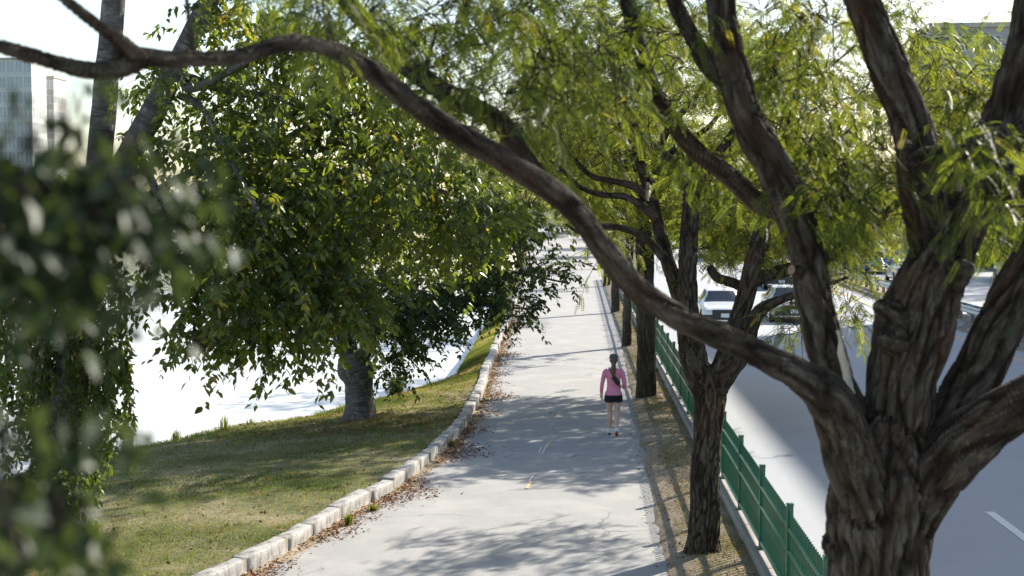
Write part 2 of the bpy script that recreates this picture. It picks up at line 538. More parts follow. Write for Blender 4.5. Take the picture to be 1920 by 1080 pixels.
ysR = np.concatenate([np.arange(-20, 60, 4.0), np.arange(60, 420, 6)])
def flat(z): return lambda u, X, Y: np.full_like(X, z) + rise(Y)
structure('road', strip('road', ysR, 2.62 + bend(ysR), 15.0 + bend(ysR), 8, flat(-.10)), M['asphalt_road'], 'grey asphalt carriageway beside the fence')
structure('road', strip('road_far', ysR, 16.9 + bend(ysR), 28.6 + bend(ysR), 8, flat(-.10)), M['asphalt_road'], 'sunlit far carriageway beyond the guardrail')
ysG = np.concatenate([[-60.], ysR, [600, 800, 2600.]])
structure('ground', strip('ground', ysG, np.interp(ysG, [-60, 110, 150, 200, 260, 420, 800, 2600], [2.5, 2.5, -1, -6, -9, -30, -60, -60]), np.full(len(ysG), 900.0), 60,
          lambda u, X, Y: rise(Y) - .2 + 9 * np.clip((X - bend(np.minimum(Y, 300)) - 45) / 60, 0, 1)), M['soil_far'], 'broad grassy ground beyond the roads')
structure('median', strip('median', ysR, 14.72 + bend(ysR), 17.1 + bend(ysR), 7, lambda u, X, Y: -.10 + .14 * np.sin(u * math.pi) + .004 + rise(Y)), M['soil_strip'], 'stony earth median under the guardrail')
structure('embankment', strip('embankment', ysR, 28.9 + bend(ysR), 46 + bend(ysR), 10, lambda u, X, Y: -.12 + 3.0 * u ** 1.2 + .25 * nz(X, Y, .18, 6) * u + rise(Y)), M['soil_far'], 'scrubby embankment rising beside the far carriageway')
structure('pavement_kerb', strip('pk', ysR, 28.5 + bend(ysR), 28.95 + bend(ysR), 3, flat(.02)), M['concrete'])

# near bank: floating mat with sky glare painted in pale; open water farther
def water_mat():
    t = NT('water')
    v = t.coord('Object')
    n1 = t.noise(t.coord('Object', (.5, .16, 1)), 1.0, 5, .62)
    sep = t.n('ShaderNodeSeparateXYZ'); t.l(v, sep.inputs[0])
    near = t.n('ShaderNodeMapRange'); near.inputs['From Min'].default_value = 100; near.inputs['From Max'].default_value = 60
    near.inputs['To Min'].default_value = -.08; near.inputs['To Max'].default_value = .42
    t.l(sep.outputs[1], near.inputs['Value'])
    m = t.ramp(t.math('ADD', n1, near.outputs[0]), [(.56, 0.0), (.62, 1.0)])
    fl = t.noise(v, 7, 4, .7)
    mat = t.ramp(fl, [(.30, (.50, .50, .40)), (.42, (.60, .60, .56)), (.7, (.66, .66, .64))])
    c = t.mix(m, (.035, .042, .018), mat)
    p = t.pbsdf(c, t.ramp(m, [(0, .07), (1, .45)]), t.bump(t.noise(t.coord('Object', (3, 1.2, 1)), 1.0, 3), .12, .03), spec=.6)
    return t.m
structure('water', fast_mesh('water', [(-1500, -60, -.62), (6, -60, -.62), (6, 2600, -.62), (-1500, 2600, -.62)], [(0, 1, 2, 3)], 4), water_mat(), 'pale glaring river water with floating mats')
ysF = np.arange(-60, 900, 20.0)
structure('far_bank', strip('far_bank', ysF, np.full(len(ysF), -95.0) + 4 * np.sin(ysF * .05), np.full(len(ysF), -700.0), 8, lambda u, X, Y: -.8 + 2.5 * np.clip(u * 30, 0, 1) + 3 * u), M['soil_far'], 'low grassy far bank of the river')

ysD = np.arange(11, 70, .12)
gd = .10 + .16 * np.clip(nz(ysD, ysD * 0, .6, 41) + .5, 0, 1) + .10 * nz(ysD, ysD * 0, 3.3, 42)
structure('gutter_dirt', strip('gutter_dirt', ysD, XL(ysD) - .03, XL(ysD) + np.maximum(gd, .03), 4, lambda u, X, Y: heave(X, Y) + .022 * (1 - u) + .001), M['soil_strip'], 'sandy dirt collected along the kerb foot')
# ------------------------------------------------------------------ kerb stones
kerb = bpy.data.objects.new('kerb', None); COL.objects.link(kerb); kerb['kind'] = 'structure'
kerb['label'] = 'rough granite kerb stones between path and lawn'
def kerb_mesh(seed, L, rough):
    bm = bmesh.new()
    box_bm(bm, -.21, 0, 0, L, -.1, .215)
    bmesh.ops.subdivide_edges(bm, edges=[e for e in bm.edges if abs(e.verts[0].co.y - e.verts[1].co.y) > .1], cuts=5)
    bmesh.ops.subdivide_edges(bm, edges=[e for e in bm.edges if abs(e.verts[0].co.z - e.verts[1].co.z) > .1], cuts=2)
    for v in bm.verts:
        p = v.co
        n = mnoise.noise_vector(p * 3.7 + Vector((seed * 7, 0, 0)))
        k = rough
        v.co.x += n.x * .028 * k
        v.co.z += n.z * .018 * k if p.z > 0 else 0
        v.co.y += n.y * .015 * k
    top = [e for e in bm.edges if all(v.co.z > .12 for v in e.verts) and len(e.link_faces) == 2 and e.calc_face_angle() > .7]
    bmesh.ops.bevel(bm, geom=top, offset=.022, segments=2, profile=.5, affect='EDGES')
    return bm_mesh('kerb_stone', bm, True)
kerb_vars = [(kerb_mesh(s, 1.0, 1.0)) for s in range(7)]
kerb_long = [kerb_mesh(20 + s, 1.0, .35) for s in range(3)]
yk = 12.0
k = 0
while yk < 125:
    near = yk < 33
    L = random.uniform(.75, 1.35) if near else random.uniform(1.7, 2.5)
    p = Vector((float(XL(yk)), yk, 0))
    # advance along the line by L
    y2 = yk
    for _ in range(6):
        x2 = float(XL(y2)); y2 = yk + math.sqrt(max(L * L - (x2 - p.x) ** 2, .01))
    q = Vector((float(XL(y2)), y2, 0))
    o = obj('kerb_stone', random.choice(kerb_vars if near else kerb_long), M['granite'], kerb)
    o.location = (p.x + random.uniform(-.015, .015), p.y, random.uniform(-.02, .02) + float(rise(yk)))
    a = -math.atan2(q.x - p.x, q.y - p.y) + random.uniform(-.012, .012)
    o.rotation_euler = (random.uniform(-.008, .008), random.uniform(-.02, .02), a)
    o.scale = (random.uniform(.95, 1.1), L - random.uniform(.012, .03), random.uniform(.95, 1.05))
    yk = y2
    k += 1

# ------------------------------------------------------------------ markings
def patch(name, pts, z, mat, lab=None):
    me = fast_mesh(name, [(x, y, z) for x, y in pts], [tuple(range(len(pts)))], len(pts))
    o = structure(name, me, mat, lab)
    return o
def dash_px(pxs, z=0.0):
    return [tuple(gnd(a, b, z)[:2]) for a, b in pxs]
def hz(pts): return max(float(heave(np.array([x]), np.array([y]))[0]) for x, y in pts) + .006
for pts in ([(1027, 840), (1020.5, 840), (1029, 825.5), (1036, 825.5)], [(991, 917), (984, 917), (993, 903), (999, 903)], [(1046, 783), (1041, 783), (1048, 771), (1053, 771)]):
    w = dash_px(pts)
    patch('centre_dash', w, hz(w), M['line_yellow_worn'], 'worn yellow centre dash on the path')
for a, b in (((1010, 849), (1016, 838)), ((1016.5, 851), (1026, 832)), ((1009, 850), (1016.5, 851.5)), ((992, 903), (1000, 892))):
    A, B = gnd(*a)[:2], gnd(*b)[:2]
    t = (B - A) / np.linalg.norm(B - A); n = np.array([-t[1], t[0]]) * .012
    w = [tuple(A - n), tuple(B - n), tuple(B + n), tuple(A + n)]
    patch('chalk_mark', w, hz(w) + .002, M['line_white'], 'thin white survey mark on the path')
def road_line(name, xc, w, y0, y1, mat, lab):
    ys = np.linspace(y0, y1, max(2, int((y1 - y0) / 4) + 2))
    xs = xc + bend(ys)
    structure(name, strip(name, ys, xs - w / 2, xs + w / 2, 2, lambda u, X, Y: -.094 + rise(Y)), mat, lab)
lx0 = gnd(1890, 995, -.1)
for i in range(9):
    y0 = 22.4 + (i - 1) * 11.7 - 2.4
    road_line('lane_dash', 6.55 + .012 * (y0 - 20), .15, y0 - .6, y0 + 2.6, M['line_white'], 'white lane dash on the near carriageway')
road_line('edge_line', 13.95, .13, -10, 200, M['line_yellow'], 'yellow edge line beside the stony median')
for i in range(8):
    road_line('lane_dash', 22.6, .14, 40 + i * 12, 43 + i * 12, M['line_white'], 'white lane dash on the far carriageway')
road_line('edge_line', 17.6, .13, 0, 200, M['line_yellow'], 'yellow edge line on the far carriageway')

# ------------------------------------------------------------------ fence plinth and green fence
plinth = structure('fence_plinth', None, None) if False else None
bm = bmesh.new()
ys = np.arange(8, 100, 2.44)
pl = bpy.data.objects.new('fence_plinth', None); COL.objects.link(pl); pl['kind'] = 'structure'; pl['label'] = 'low concrete plinth under the green fence'
pm = []
for s in range(3):
    b2 = bmesh.new(); box_bm(b2, -.13, .13, 0, 1, -.3, .20)
    bmesh.ops.subdivide_edges(b2, edges=b2.edges[:], cuts=3, use_grid_fill=True)
    for v in b2.verts: v.co += mnoise.noise_vector(Vector((v.co.x * 8, v.co.y * 6, v.co.z * 8 + s * 9))) * .008
    pm.append(bm_mesh('plinth_block', b2))
bm.free()
FX = 2.47
for i, y in enumerate(ys):
    o = obj('plinth_block', pm[i % 3], M['concrete'], pl, (FX, y, 0)); o.scale = (1, 2.43, 1)
fence = thing('steel_fence', 'green steel picket fence on a concrete plinth between verge and road', 'fence', (FX, 8, .2))
post_me = bmesh.new()
box_bm(post_me, -.036, .036, -.036, .036, 0, 1.10, .004)
box_bm(post_me, -.042, .042, -.042, .042, 1.10, 1.122, .006)
box_bm(post_me, -.08, .08, -.08, .08, 0, .014)
post_me = bm_mesh('post', post_me)
rail_me = box('rail', -.034, .034, 0, 1, -.019, .019, .013, 3)
for _p in rail_me.polygons: _p.use_smooth = True
pick = bmesh.new()
box_bm(pick, -.011, .011, -.011, .011, .04, 1.02)
pick = bm_mesh('picket', pick)
nP = 0
rest = []
NEAR_P = 300
for i in range(34):
    y = i * 2.44 + 1.02
    obj('post', post_me, M['green_paint'], fence, (0, y, 0))
    for zr in (.09, .57, .83):
        o = obj('rail', rail_me, M['green_paint'], fence, (0, y + .036, zr)); o.scale = (1, 2.368, 1)
    for j in range(1, 22):
        yy = y + j * 2.44 / 22
        if i >= 2 and nP < NEAR_P:
            obj('picket', pick, M['green_paint'], fence, (0, yy, 0)); nP += 1
        elif i >= 2:
            rest.append(yy)
bm = bmesh.new()
for yy in rest:
    box_bm(bm, -.011, .011, yy - .011, yy + .011, .04, 1.02)
obj('pickets', bm_mesh('picket_run', bm), M['green_paint'], fence, kind='stuff')

# ------------------------------------------------------------------ guardrail and median stones
gr = thing('guardrail', 'galvanised double guardrail with timber posts along the stony median', 'guardrail', (15.9, 20, -.05))
prof = [(.0, .14), (.045, .125), (.05, .07), (.01, .03), (.01, -.03), (.05, -.07), (.045, -.125), (.0, -.14)]
def beam_mesh():
    V, Q = [], []
    n = len(prof)
    for y in (0, 1):
        for (x, z) in prof: V.append((x, y, z))
        for (x, z) in prof: V.append((x - .006, y, z))
    for k in range(n - 1):
        Q.append((k, k + 1, 2 * n + k + 1, 2 * n + k)); Q.append((n + k + 1, n + k, 3 * n + k, 3 * n + k + 1))
    Q.append((0, 2 * n, 3 * n, n)); Q.append((n - 1, 2 * n - 1, 4 * n - 1, 3 * n - 1))
    return fast_mesh('beam', V, Q, 4)
beam = beam_mesh()
gpost = box('post', -.07, .07, -.09, .09, -.1, .74, .008)
gblock = box('block', .07, .2, -.07, .07, .42, .74, .006)
for i in range(36):
    y = i * 3.81
    wx = float(bend(y + 20)); wx2 = float(bend(y + 23.81))
    a = -math.atan2(wx2 - wx, 3.81)
    for side in (-1, 1):
        o = obj('beam', beam, M['galvanised'], gr, (wx + side * .2, y, .6 + float(rise(y + 20)))); o.rotation_euler[2] = a
        o.scale = (side, 3.84, 1)
    for h in (0, 1.905):
        wxh = float(bend(y + 20 + h))
        po = obj('post', gpost, M['timber_post'], gr, (wxh, y + h, float(rise(y + 20 + h))))
        for side in (-1, 1):
            b = obj('block', gblock, M['timber_post'], po); b.scale = (side, 1, 1)
def rock_mesh(seed):
    bm = bmesh.new()
    bmesh.ops.create_icosphere(bm, subdivisions=2, radius=.5)
    for v in bm.verts:
        v.co *= 1 + .45 * mnoise.noise(v.co * 1.7 + Vector((seed * 5.1, 0, 0)))
        v.co.z = max(v.co.z * .6, -.18)
    return bm_mesh('rock', bm)
rocks = [rock_mesh(s) for s in range(5)]
for i in range(46):
    y = 42 + i * .72 + random.uniform(-.2, .2)
    x = 15.15 + random.uniform(-.18, .25) + float(bend(y))
    s = random.uniform(.3, .62)
    o = obj('boulder', random.choice(rocks), M['stone'], None, (x, y, -.02))
    o.scale = (s, s * random.uniform(1, 1.5), s * .8); o.rotation_euler = (0, 0, random.uniform(0, 6))
    tag(o, 'pale grey boulder in the row along the median below the guardrail', 'rock', 'boulders lining the median')
for i in range(16):
    y = 40 + i * 1.9 + random.uniform(-.6, .6)
    s = random.uniform(.25, .6)
    o = obj('boulder', random.choice(rocks), M['stone'], None, (float(XB(y)) - random.uniform(.0, .35), y, -.55))
    o.scale = (s, s * 1.3, s * .7); o.rotation_euler = (0, 0, random.uniform(0, 6))
    tag(o, 'grey stone at the water edge below the kerb', 'rock', 'stones along the water edge')

# ------------------------------------------------------------------ leaves
def leaf_template():
    # ovate leaf folded along the midrib and curving down
    V = np.array([(0, 0, 0), (.24, .38, .07), (0, .48, 0), (-.24, .38, .07), (0, 1.0, -.10), (.15, .75, .02), (-.15, .75, .02)], float)
    T = np.array([(0, 1, 2), (0, 2, 3), (1, 5, 2), (5, 4, 2), (2, 6, 3), (2, 4, 6)])
    return V, T

def frond_template(pairs, w=.085, ll=.30, droop=.28):
    V, T = [], []
    for k in range(pairs):
        t = .12 + .86 * k / (pairs - 1)
        L = ll * (1 - .45 * abs(t - .45) * 1.3)
        for s in (-1, 1):
            b = np.array([0, t, -droop * t * t])
            d = np.array([s * .86, .5, -.22]); d /= np.linalg.norm(d)
            n = np.array([-s * .5, .86, 0])
            i = len(V)
            V += [b, b + d * L * .5 + n * w, b + d * L, b + d * L * .5 - n * w]
            T += [(i, i + 1, i + 2), (i, i + 2, i + 3)]
    return np.array(V), np.array(T)

def clump_template(n, seed):
    # coarse spray of leaf faces for far crowns
    r = np.random.default_rng(seed)
    V, T = [], []
    for k in range(n):
        c = r.normal(0, .42, 3) * (1, 1, .6)
        a = r.normal(0, 1, 3); a /= np.linalg.norm(a)
        b = np.cross(a, r.normal(0, 1, 3)); b /= np.linalg.norm(b)
        i = len(V)
        V += [c - a * .20, c + b * .10, c + a * .22, c - b * .10]
        T += [(i, i + 1, i + 2), (i, i + 2, i + 3)]
    return np.array(V), np.array(T)

TEMPL = {'cherry': leaf_template(), 'frond': frond_template(11, .034, .17), 'frond_mid': frond_template(8, .05, .22), 'frond_low': frond_template(5, .085, .30),
         'clump': clump_template(9, 3)}

def frames(D, up):
    D = D / (np.linalg.norm(D, axis=1)[:, None] + 1e-9)
    X = np.cross(D, up); X /= np.linalg.norm(X, axis=1)[:, None] + 1e-9
    Z = np.cross(X, D)
    return np.stack([X, D, Z], -1)          # columns

def leaves_mesh(name, kind, pos, D, up, size, tint):
    V, T = TEMPL[kind]
    R = frames(D, up)
    W = np.einsum('mij,nj->mni', R, V) * size[:, None, None] + pos[:, None, :]
    n = len(V)
    Fc = (T[None] + (np.arange(len(pos)) * n)[:, None, None]).reshape(-1, 3)
    return fast_mesh(name, W.reshape(-1, 3), Fc, 3, tint=np.repeat(tint, n))

def unit(v): return v / (np.linalg.norm(v, axis=-1)[..., None] + 1e-9)

class Tree:
    def __init__(self, name, label, base, bark, group=None, cat='tree'):
        self.root = thing(name, label, cat, tuple(base), 0, group)
        self.base = np.array(base, float)
        self.bark = bark
        self.nodes = np.empty((0, 3)); self.nr = np.empty(0)
        self.seed = random.uniform(0, 50)
        self.fusing = None
    def limb(self, pts, seg=12, step=.08, rough=0.0, lump=0.0, name='limb', world=False, freq=(9, 2.2)):
        """pts: (px,py,Y,width_px) or world (x,y,z,r)"""
        W = []
        for p in pts:
            if world: W.append(p)
            else:
                q = at(p[0], p[1], p[2]); W.append((q[0], q[1], q[2], p[3] / 2 * p[2] / F))
        W = np.array(W, float)
        L = np.linalg.norm(np.diff(W[:, :3], axis=0), axis=1).sum()
        P = catmull(W, max(4, int(L / step)))
        self.add_nodes(P[:, :3], P[:, 3])
        P[:, :3] -= self.base
        self.seed += 3.3
        if self.fusing is not None:
            V, q, K = tube_arrays(P, max(16, seg // 2), 0, freq, lump, True, self.seed)
            # close the start so that the voxels see a solid
            sg = max(16, seg // 2); c = len(V)
            V = np.vstack([V, P[0, :3]]); K = np.vstack([K, K[0]]); jj = np.arange(sg)
            q = np.vstack([q, np.stack([(jj + 1) % sg, jj, np.full(sg, c), np.full(sg, c)], -1)])
            rr = np.concatenate([np.repeat(P[:, 3], sg), [P[-1, 3]], [P[0, 3]]])
            self.fusing.append((V, q, K, rr)); return None
        me = quads_to_mesh(name, [tube_arrays(P, seg, rough, freq, lump, True, self.seed)])
        return obj(name, me, self.bark, self.root)
    def fuse(self, voxel, amp, iters=18, freq=(12, 2.1), name='trunk'):
        """one continuous skin over all collected limbs, then furrowed bark pushed into it"""
        me = quads_to_mesh('tmp', [p[:3] for p in self.fusing])
        tmp = bpy.data.objects.new('tmp', me); COL.objects.link(tmp)
        m = tmp.modifiers.new('r', 'REMESH'); m.mode = 'VOXEL'; m.voxel_size = voxel
        m = tmp.modifiers.new('s', 'SMOOTH'); m.factor = .5; m.iterations = iters
        dg = bpy.context.evaluated_depsgraph_get()
        em = tmp.evaluated_get(dg).to_mesh()
        n = len(em.vertices)
        V = np.empty(n * 3, np.float32); em.vertices.foreach_get('co', V); V = V.reshape(-1, 3)
        N = np.empty(n * 3, np.float32); em.vertices.foreach_get('normal', N); N = N.reshape(-1, 3)
        em.calc_loop_triangles()
        T = np.empty(len(em.loop_triangles) * 3, np.int32); em.loop_triangles.foreach_get('vertices', T); T = T.reshape(-1, 3)
        bpy.data.objects.remove(tmp)
        from mathutils.kdtree import KDTree
        SV = np.vstack([p[0] for p in self.fusing]); SK = np.vstack([p[2] for p in self.fusing]); SR = np.concatenate([p[3] for p in self.fusing])
        kd = KDTree(len(SV))
        for i, v in enumerate(SV): kd.insert(v, i)
        kd.balance()
        idx = np.array([kd.find_n(v, 1)[0][1] for v in V])
        # bark coordinates: nearest tube point plus the offset along it keeps them smooth
        K = SK[idx]; R = SR[idx]
        K = K + (V - SV[idx]) * np.array([1, 1, 1])
        H = np.empty(n)
        f0, f1 = freq
        for i in range(n):
            x, y, z = K[i]
            w = mnoise.noise(Vector((x * 4, y * 4, z * 3))) * .035
            a = mnoise.noise(Vector(((x + w) * f0, (y - w) * f0, z * f1 + w * 9)))
            b = mnoise.noise(Vector(((x + w) * f0 * 2.1 + 7, (y - w) * f0 * 2.1, z * f1 * 2.4)))
            H[i] = min(1, abs(a) * 4.2) * (.55 + .45 * min(1, abs(b) * 4.5))
        V = V + N * ((H - .55) * amp * np.clip(R / .17, .4, 1.0))[:, None]
        o = obj(name, fast_mesh(name, V, T, 3, smooth=True, point_attr=K, tint=H), M['bark_fused'], self.root)
        self.fusing = None
        return o
    def add_nodes(self, P, r):
        self.nodes = np.vstack([self.nodes, P]); self.nr = np.concatenate([self.nr, r])
    def nearest(self, p, k=None):
        d = ((self.nodes - p) ** 2).sum(1)
        i = int(d.argmin())
        return i, math.sqrt(d[i])
    def crown(self, blobs, kind, mat, size, per_spray=9, spray_len=.5, clump_r=.55, sprays_per_clump=7, droop=.35, branch_gain=.012, leaf_parts=0, world=False, name='crown', rmax=.05, upness=.25):
        """blobs: (px,py,rx_px,ry_px,Y,dY,n_clumps)"""
        C = []
        for b in blobs:
            n = b[6]
            if world:
                c = np.array(b[:3], float); s = np.array(b[3:6], float)
            else:
                c = at(b[0], b[1], b[4]); s = np.array([b[2] * b[4] / F, b[5], b[3] * b[4] / F])
            u = unit(rng.normal(0, 1, (n, 3))) * (rng.random(n) ** .40)[:, None]
            C.append(c + u * s)
        C = np.vstack(C)
        C[:, 2] = np.maximum(C[:, 2], .6)
        # branches: nearest clumps first, each joins the growing skeleton
        d0 = np.array([self.nearest(c)[1] for c in C])
        parts = []
        for i in np.argsort(d0):
            c = C[i]
            # prefer joining lower/inner nodes
            dv = c - self.nodes
            dist = np.linalg.norm(dv, axis=1)
            cost = dist + .25 * np.maximum(0, self.nodes[:, 2] - c[2])
            j = int(cost.argmin()); L = dist[j]
            if L < .05: continue
            a = self.nodes[j]
            n = max(3, min(14, int(L / .28) + 2))
            t = np.linspace(0, 1, n)[:, None]
            side = np.cross(dv[j], rng.normal(0, 1, 3)); side = side / (np.linalg.norm(side) + 1e-9)
            mid = (.16 * L * rng.uniform(.3, 1)) * np.sin(t * math.pi) * side + (.13 * L * np.sin(t * math.pi)) * np.array([0, 0, 1.0])
            wig = rng.normal(0, .02 * min(L, 2), (n, 3)) * np.sin(t * math.pi)
            P = a * (1 - t) + c * t + mid + wig
            r0 = min(self.nr[j] * .62, .006 + branch_gain * L, rmax)
            r = r0 * (1 - t[:, 0]) + .004 * t[:, 0]
            self.add_nodes(P[1:], np.maximum(r[1:], .004))
            Q = np.column_stack([P - self.base, r])
            parts.append(tube_arrays(Q, 5 if r0 > .012 else 4, cap=False, seed=self.seed))
        # sprays
        M_ = len(C) * sprays_per_clump
        cc = np.repeat(C, sprays_per_clump, 0)
        S = cc + rng.normal(0, 1, (M_, 3)) * clump_r * np.array([.6, .6, .42])
        out = unit(S - cc + rng.normal(0, .15, S.shape) + np.array([0, 0, -.05]))
        A = cc + (S - cc) * .15
        E = S + out * spray_len * .35 + np.array([0, 0, -droop * spray_len])
        mid = (A + S) / 2 + np.array([0, 0, .05])
        tw = np.stack([A, mid, S, E], 1)
        rr = np.tile(np.array([.005, .004, .003, .0015]), (M_, 1)) * min(1.6, max(.6, size / .14))
        parts.append(tubes((tw - self.base, rr)))
        obj('branches', quads_to_mesh('branches', parts), M['twig'] if self.bark is None else self.bark, self.root, kind='stuff')
        # leaves along each spray
        m = per_spray
        t = rng.random((M_, m)) ** .8
        base = np.where((t < .5)[..., None], mid[:, None] + (S - mid)[:, None] * (t * 2)[..., None], S[:, None] + (E - S)[:, None] * ((t - .5) * 2)[..., None])
        ax = unit(E - mid)
        side = unit(np.cross(ax, np.array([0, 0, 1.0])) + 1e-6)
        sg = np.where(rng.random((M_, m)) < .5, -1.0, 1.0)
        D = ax[:, None] * .55 + side[:, None] * (sg * .8)[..., None] + rng.normal(0, .28, (M_, m, 3)) + np.array([0, 0, -droop])
        up = np.array([0, 0, 1.0]) * (1 - upness) + rng.normal(0, .45, (M_, m, 3))
        pos = (base + rng.normal(0, .02, (M_, m, 3))).reshape(-1, 3) - self.base
        D = D.reshape(-1, 3); up = up.reshape(-1, 3)
        sz = size * rng.uniform(.65, 1.2, len(pos))
        ct = np.repeat(np.clip(rng.normal(.45, .18, len(C)), 0, 1), sprays_per_clump * m)
        tint = np.clip(ct + rng.normal(0, .18, len(pos)), 0, .99)
        keep = np.ones(len(pos), bool)
        if leaf_parts:
            # the leaves nearest to the viewer's bridge stand as pieces of their own
            w = pos + self.base
            vis = np.argsort(w[:, 1] + .5 * np.abs(w[:, 2] - 4.2))[:leaf_parts]
            keep[vis] = False
            V, T = TEMPL[kind]
            lm = [fast_mesh('leaf', V, T, 3, tint=np.full(len(V), tv)) for tv in (.2, .45, .7, .95)]
            for l_ in lm: l_.materials.append(mat)
            R = frames(D[vis], up[vis])
            for q, iv in enumerate(vis):
                o = bpy.data.objects.new('leaf', lm[q % 4]); COL.objects.link(o); o.parent = self.root
                mx = Matrix(R[q].tolist()).to_4x4(); mx.translation = Vector(pos[iv])
                o.matrix_local = mx @ Matrix.Scale(float(sz[iv]), 4)
        me = leaves_mesh(name, kind, pos[keep], D[keep], up[keep], sz[keep], tint[keep])
        obj(name, me, mat, self.root, kind='stuff')
        return C
def stub(tree, px, py, Y, w, direction, length=.06, pale=True):
    """sawn-off branch with a pale cut face"""
    c = at(px, py, Y) - tree.base
    d = Vector(direction).normalized()
    r = w / 2 * Y / F
    P = np.array([[*(c - np.array(d) * length), r * 1.25], [*(c - np.array(d) * length * .4), r * 1.05], [*c, r]])
    s = obj('stub', quads_to_mesh('stub', [tube_arrays(catmull(P, 6), 16, .004, (20, 6), 0, False, 1.0)]), tree.bark, tree.root)
    bm = bmesh.new(); bmesh.ops.create_circle(bm, cap_ends=True, radius=r * .93, segments=18)
    f = obj('cut_face', bm_mesh('cut_face', bm), M['heartwood'] if pale else M['bark_locust_far'], s)
    f.location = Vector(c) + d * .002
    f.rotation_euler = d.to_track_quat('Z', 'Y').to_euler()

# ------------------------------------------------------------------ the big forking locust beside the bridge
D1 = 8.3
def dd(pts, Y0=D1, Y1=None):
    n = len(pts)
    return [(p[0], p[1], (Y0 if Y1 is None else Y0 + (Y1 - Y0) * i / (n - 1)), p[2]) for i, p in enumerate(pts)]
b1 = at(1640, 385 + CAM_H * F / D1, D1); b1[2] = 0.0
T1 = Tree('locust_tree', 'thick furrowed locust trunk forking into many bare dark limbs over the path and road', b1, M['bark_locust'])
RG, FQ = .016, (13, 2.3)
T1.fusing = []
T1.limb(dd([(1640, 1915, 290), (1640, 1800, 225), (1642, 1500, 195), (1645, 1200, 182), (1648, 1080, 178), (1650, 980, 184), (1655, 900, 190), (1662, 830, 150), (1675, 770, 90)]), 96, .022, RG, .10, 'trunk', freq=FQ)
T1.limb(dd([(1668, 980, 90), (1680, 860, 118), (1686, 760, 116), (1692, 700, 122), (1706, 645, 132), (1718, 600, 134), (1742, 540, 118), (1764, 480, 110), (1776, 430, 104), (1776, 385, 70)]), 72, .022, RG, .10, freq=FQ)
T1.limb(dd([(1764, 490, 80), (1744, 410, 96), (1729, 335, 84), (1717, 260, 74), (1698, 200, 71), (1675, 150, 70), (1655, 100, 67), (1636, 50, 64), (1612, -10, 61), (1590, -90, 56), (1570, -200, 48), (1560, -330, 38), (1575, -480, 26)]), 60, .025, RG, .09, freq=FQ)
T1.limb(dd([(1765, 495, 90), (1800, 412, 100), (1836, 335, 95), (1880, 240, 85), (1908, 160, 78), (1926, 90, 72), (1938, 0, 68), (1950, -120, 60), (1965, -280, 48), (1970, -430, 34)], D1, 8.1), 56, .025, RG, .09, freq=FQ)
T1.limb(dd([(1700, 300, 26), (1735, 294, 38), (1800, 290, 40), (1850, 282, 42), (1890, 262, 38), (1960, 215, 32), (2060, 160, 22)], 8.15, 7.9), 32, .03, .006, .06, freq=FQ)
T1.limb(dd([(1840, 350, 56), (1890, 352, 46), (1960, 345, 42), (2080, 320, 34)], 8.0, 7.2), 32, .03, .006, .06, freq=FQ)
T1.limb(dd([(1685, 970, 100), (1738, 860, 112), (1792, 772, 100), (1835, 700, 90), (1863, 640, 84), (1895, 570, 84), (1930, 500, 82), (1975, 410, 76), (2040, 290, 60)], D1, 8.6), 56, .025, RG, .09, freq=FQ)
T1.limb(dd([(1680, 1000, 110), (1735, 905, 118), (1800, 835, 106), (1870, 787, 92), (1920, 757, 88), (2000, 705, 82), (2100, 630, 70), (2200, 520, 56)], D1, 7.7), 56, .025, RG, .09, freq=FQ)
A_pts = [(1650, 1090, 60), (1634, 970, 90), (1604, 880, 98), (1580, 800, 90), (1554, 745, 84), (1508, 708, 64), (1440, 674, 54), (1340, 626, 50), (1255, 584, 48), (1185, 532, 47), (1128, 460, 47), (1078, 394, 48), (1008, 340, 48), (930, 292, 45), (850, 245, 42), (770, 190, 40), (705, 140, 39), (640, 100, 37), (580, 82, 34), (520, 86, 33), (440, 106, 32), (370, 112, 34), (300, 112, 38), (245, 103, 36), (215, 98, 24)]
T1.limb(dd(A_pts, D1, 5.4), 56, .020, .010, .14, freq=(17, 3.5))
T1.limb(dd([(270, 110, 30), (235, 84, 34), (180, 42, 30), (125, 0, 26), (70, -45, 21), (0, -110, 15)], 5.5, 5.0), 28, .025, .006, .08)
T1.limb(dd([(280, 114, 32), (205, 132, 36), (135, 126, 33), (65, 106, 31), (0, 86, 29), (-90, 55, 25), (-220, 20, 16)], 5.5, 4.9), 28, .025, .006, .08)
T1.limb(dd([(1030, 362, 34), (985, 300, 42), (940, 232, 40), (880, 198, 39), (810, 158, 38), (755, 116, 37), (700, 60, 36), (645, -5, 35), (600, -80, 34), (560, -180, 24)], 7.3, 8.2), 40, .025, .008, .09, freq=FQ)
T1.limb(dd([(1640, 960, 80), (1610, 860, 86), (1588, 780, 80), (1564, 710, 70), (1541, 620, 68), (1524, 555, 68), (1516, 480, 68), (1492, 410, 68), (1456, 330, 67), (1421, 262, 66), (1393, 200, 65), (1372, 120, 60), (1359, 50, 55), (1350, -20, 52), (1338, -150, 44), (1310, -300, 30)], D1, 8.5), 52, .025, RG, .09, freq=FQ)
T1.limb(dd([(1385, 160, 34), (1338, 132, 38), (1302, 78, 34), (1266, 5, 32), (1235, -70, 27), (1190, -180, 18)], 8.4, 8.8), 28, .03, .006, .08)
T1.limb(dd([(1490, 398, 34), (1432, 385, 40), (1365, 328, 37), (1302, 281, 35), (1235, 192, 33), (1203, 100, 31), (1178, 10, 29), (1160, -80, 24), (1120, -200, 16)], 8.4, 9.6), 28, .03, .007, .10)
T1.limb(dd([(1655, 1075, 130), (1602, 1040, 92), (1566, 1022, 66), (1546, 1015, 34)]), 48, .018, .008, .2, 'burl')
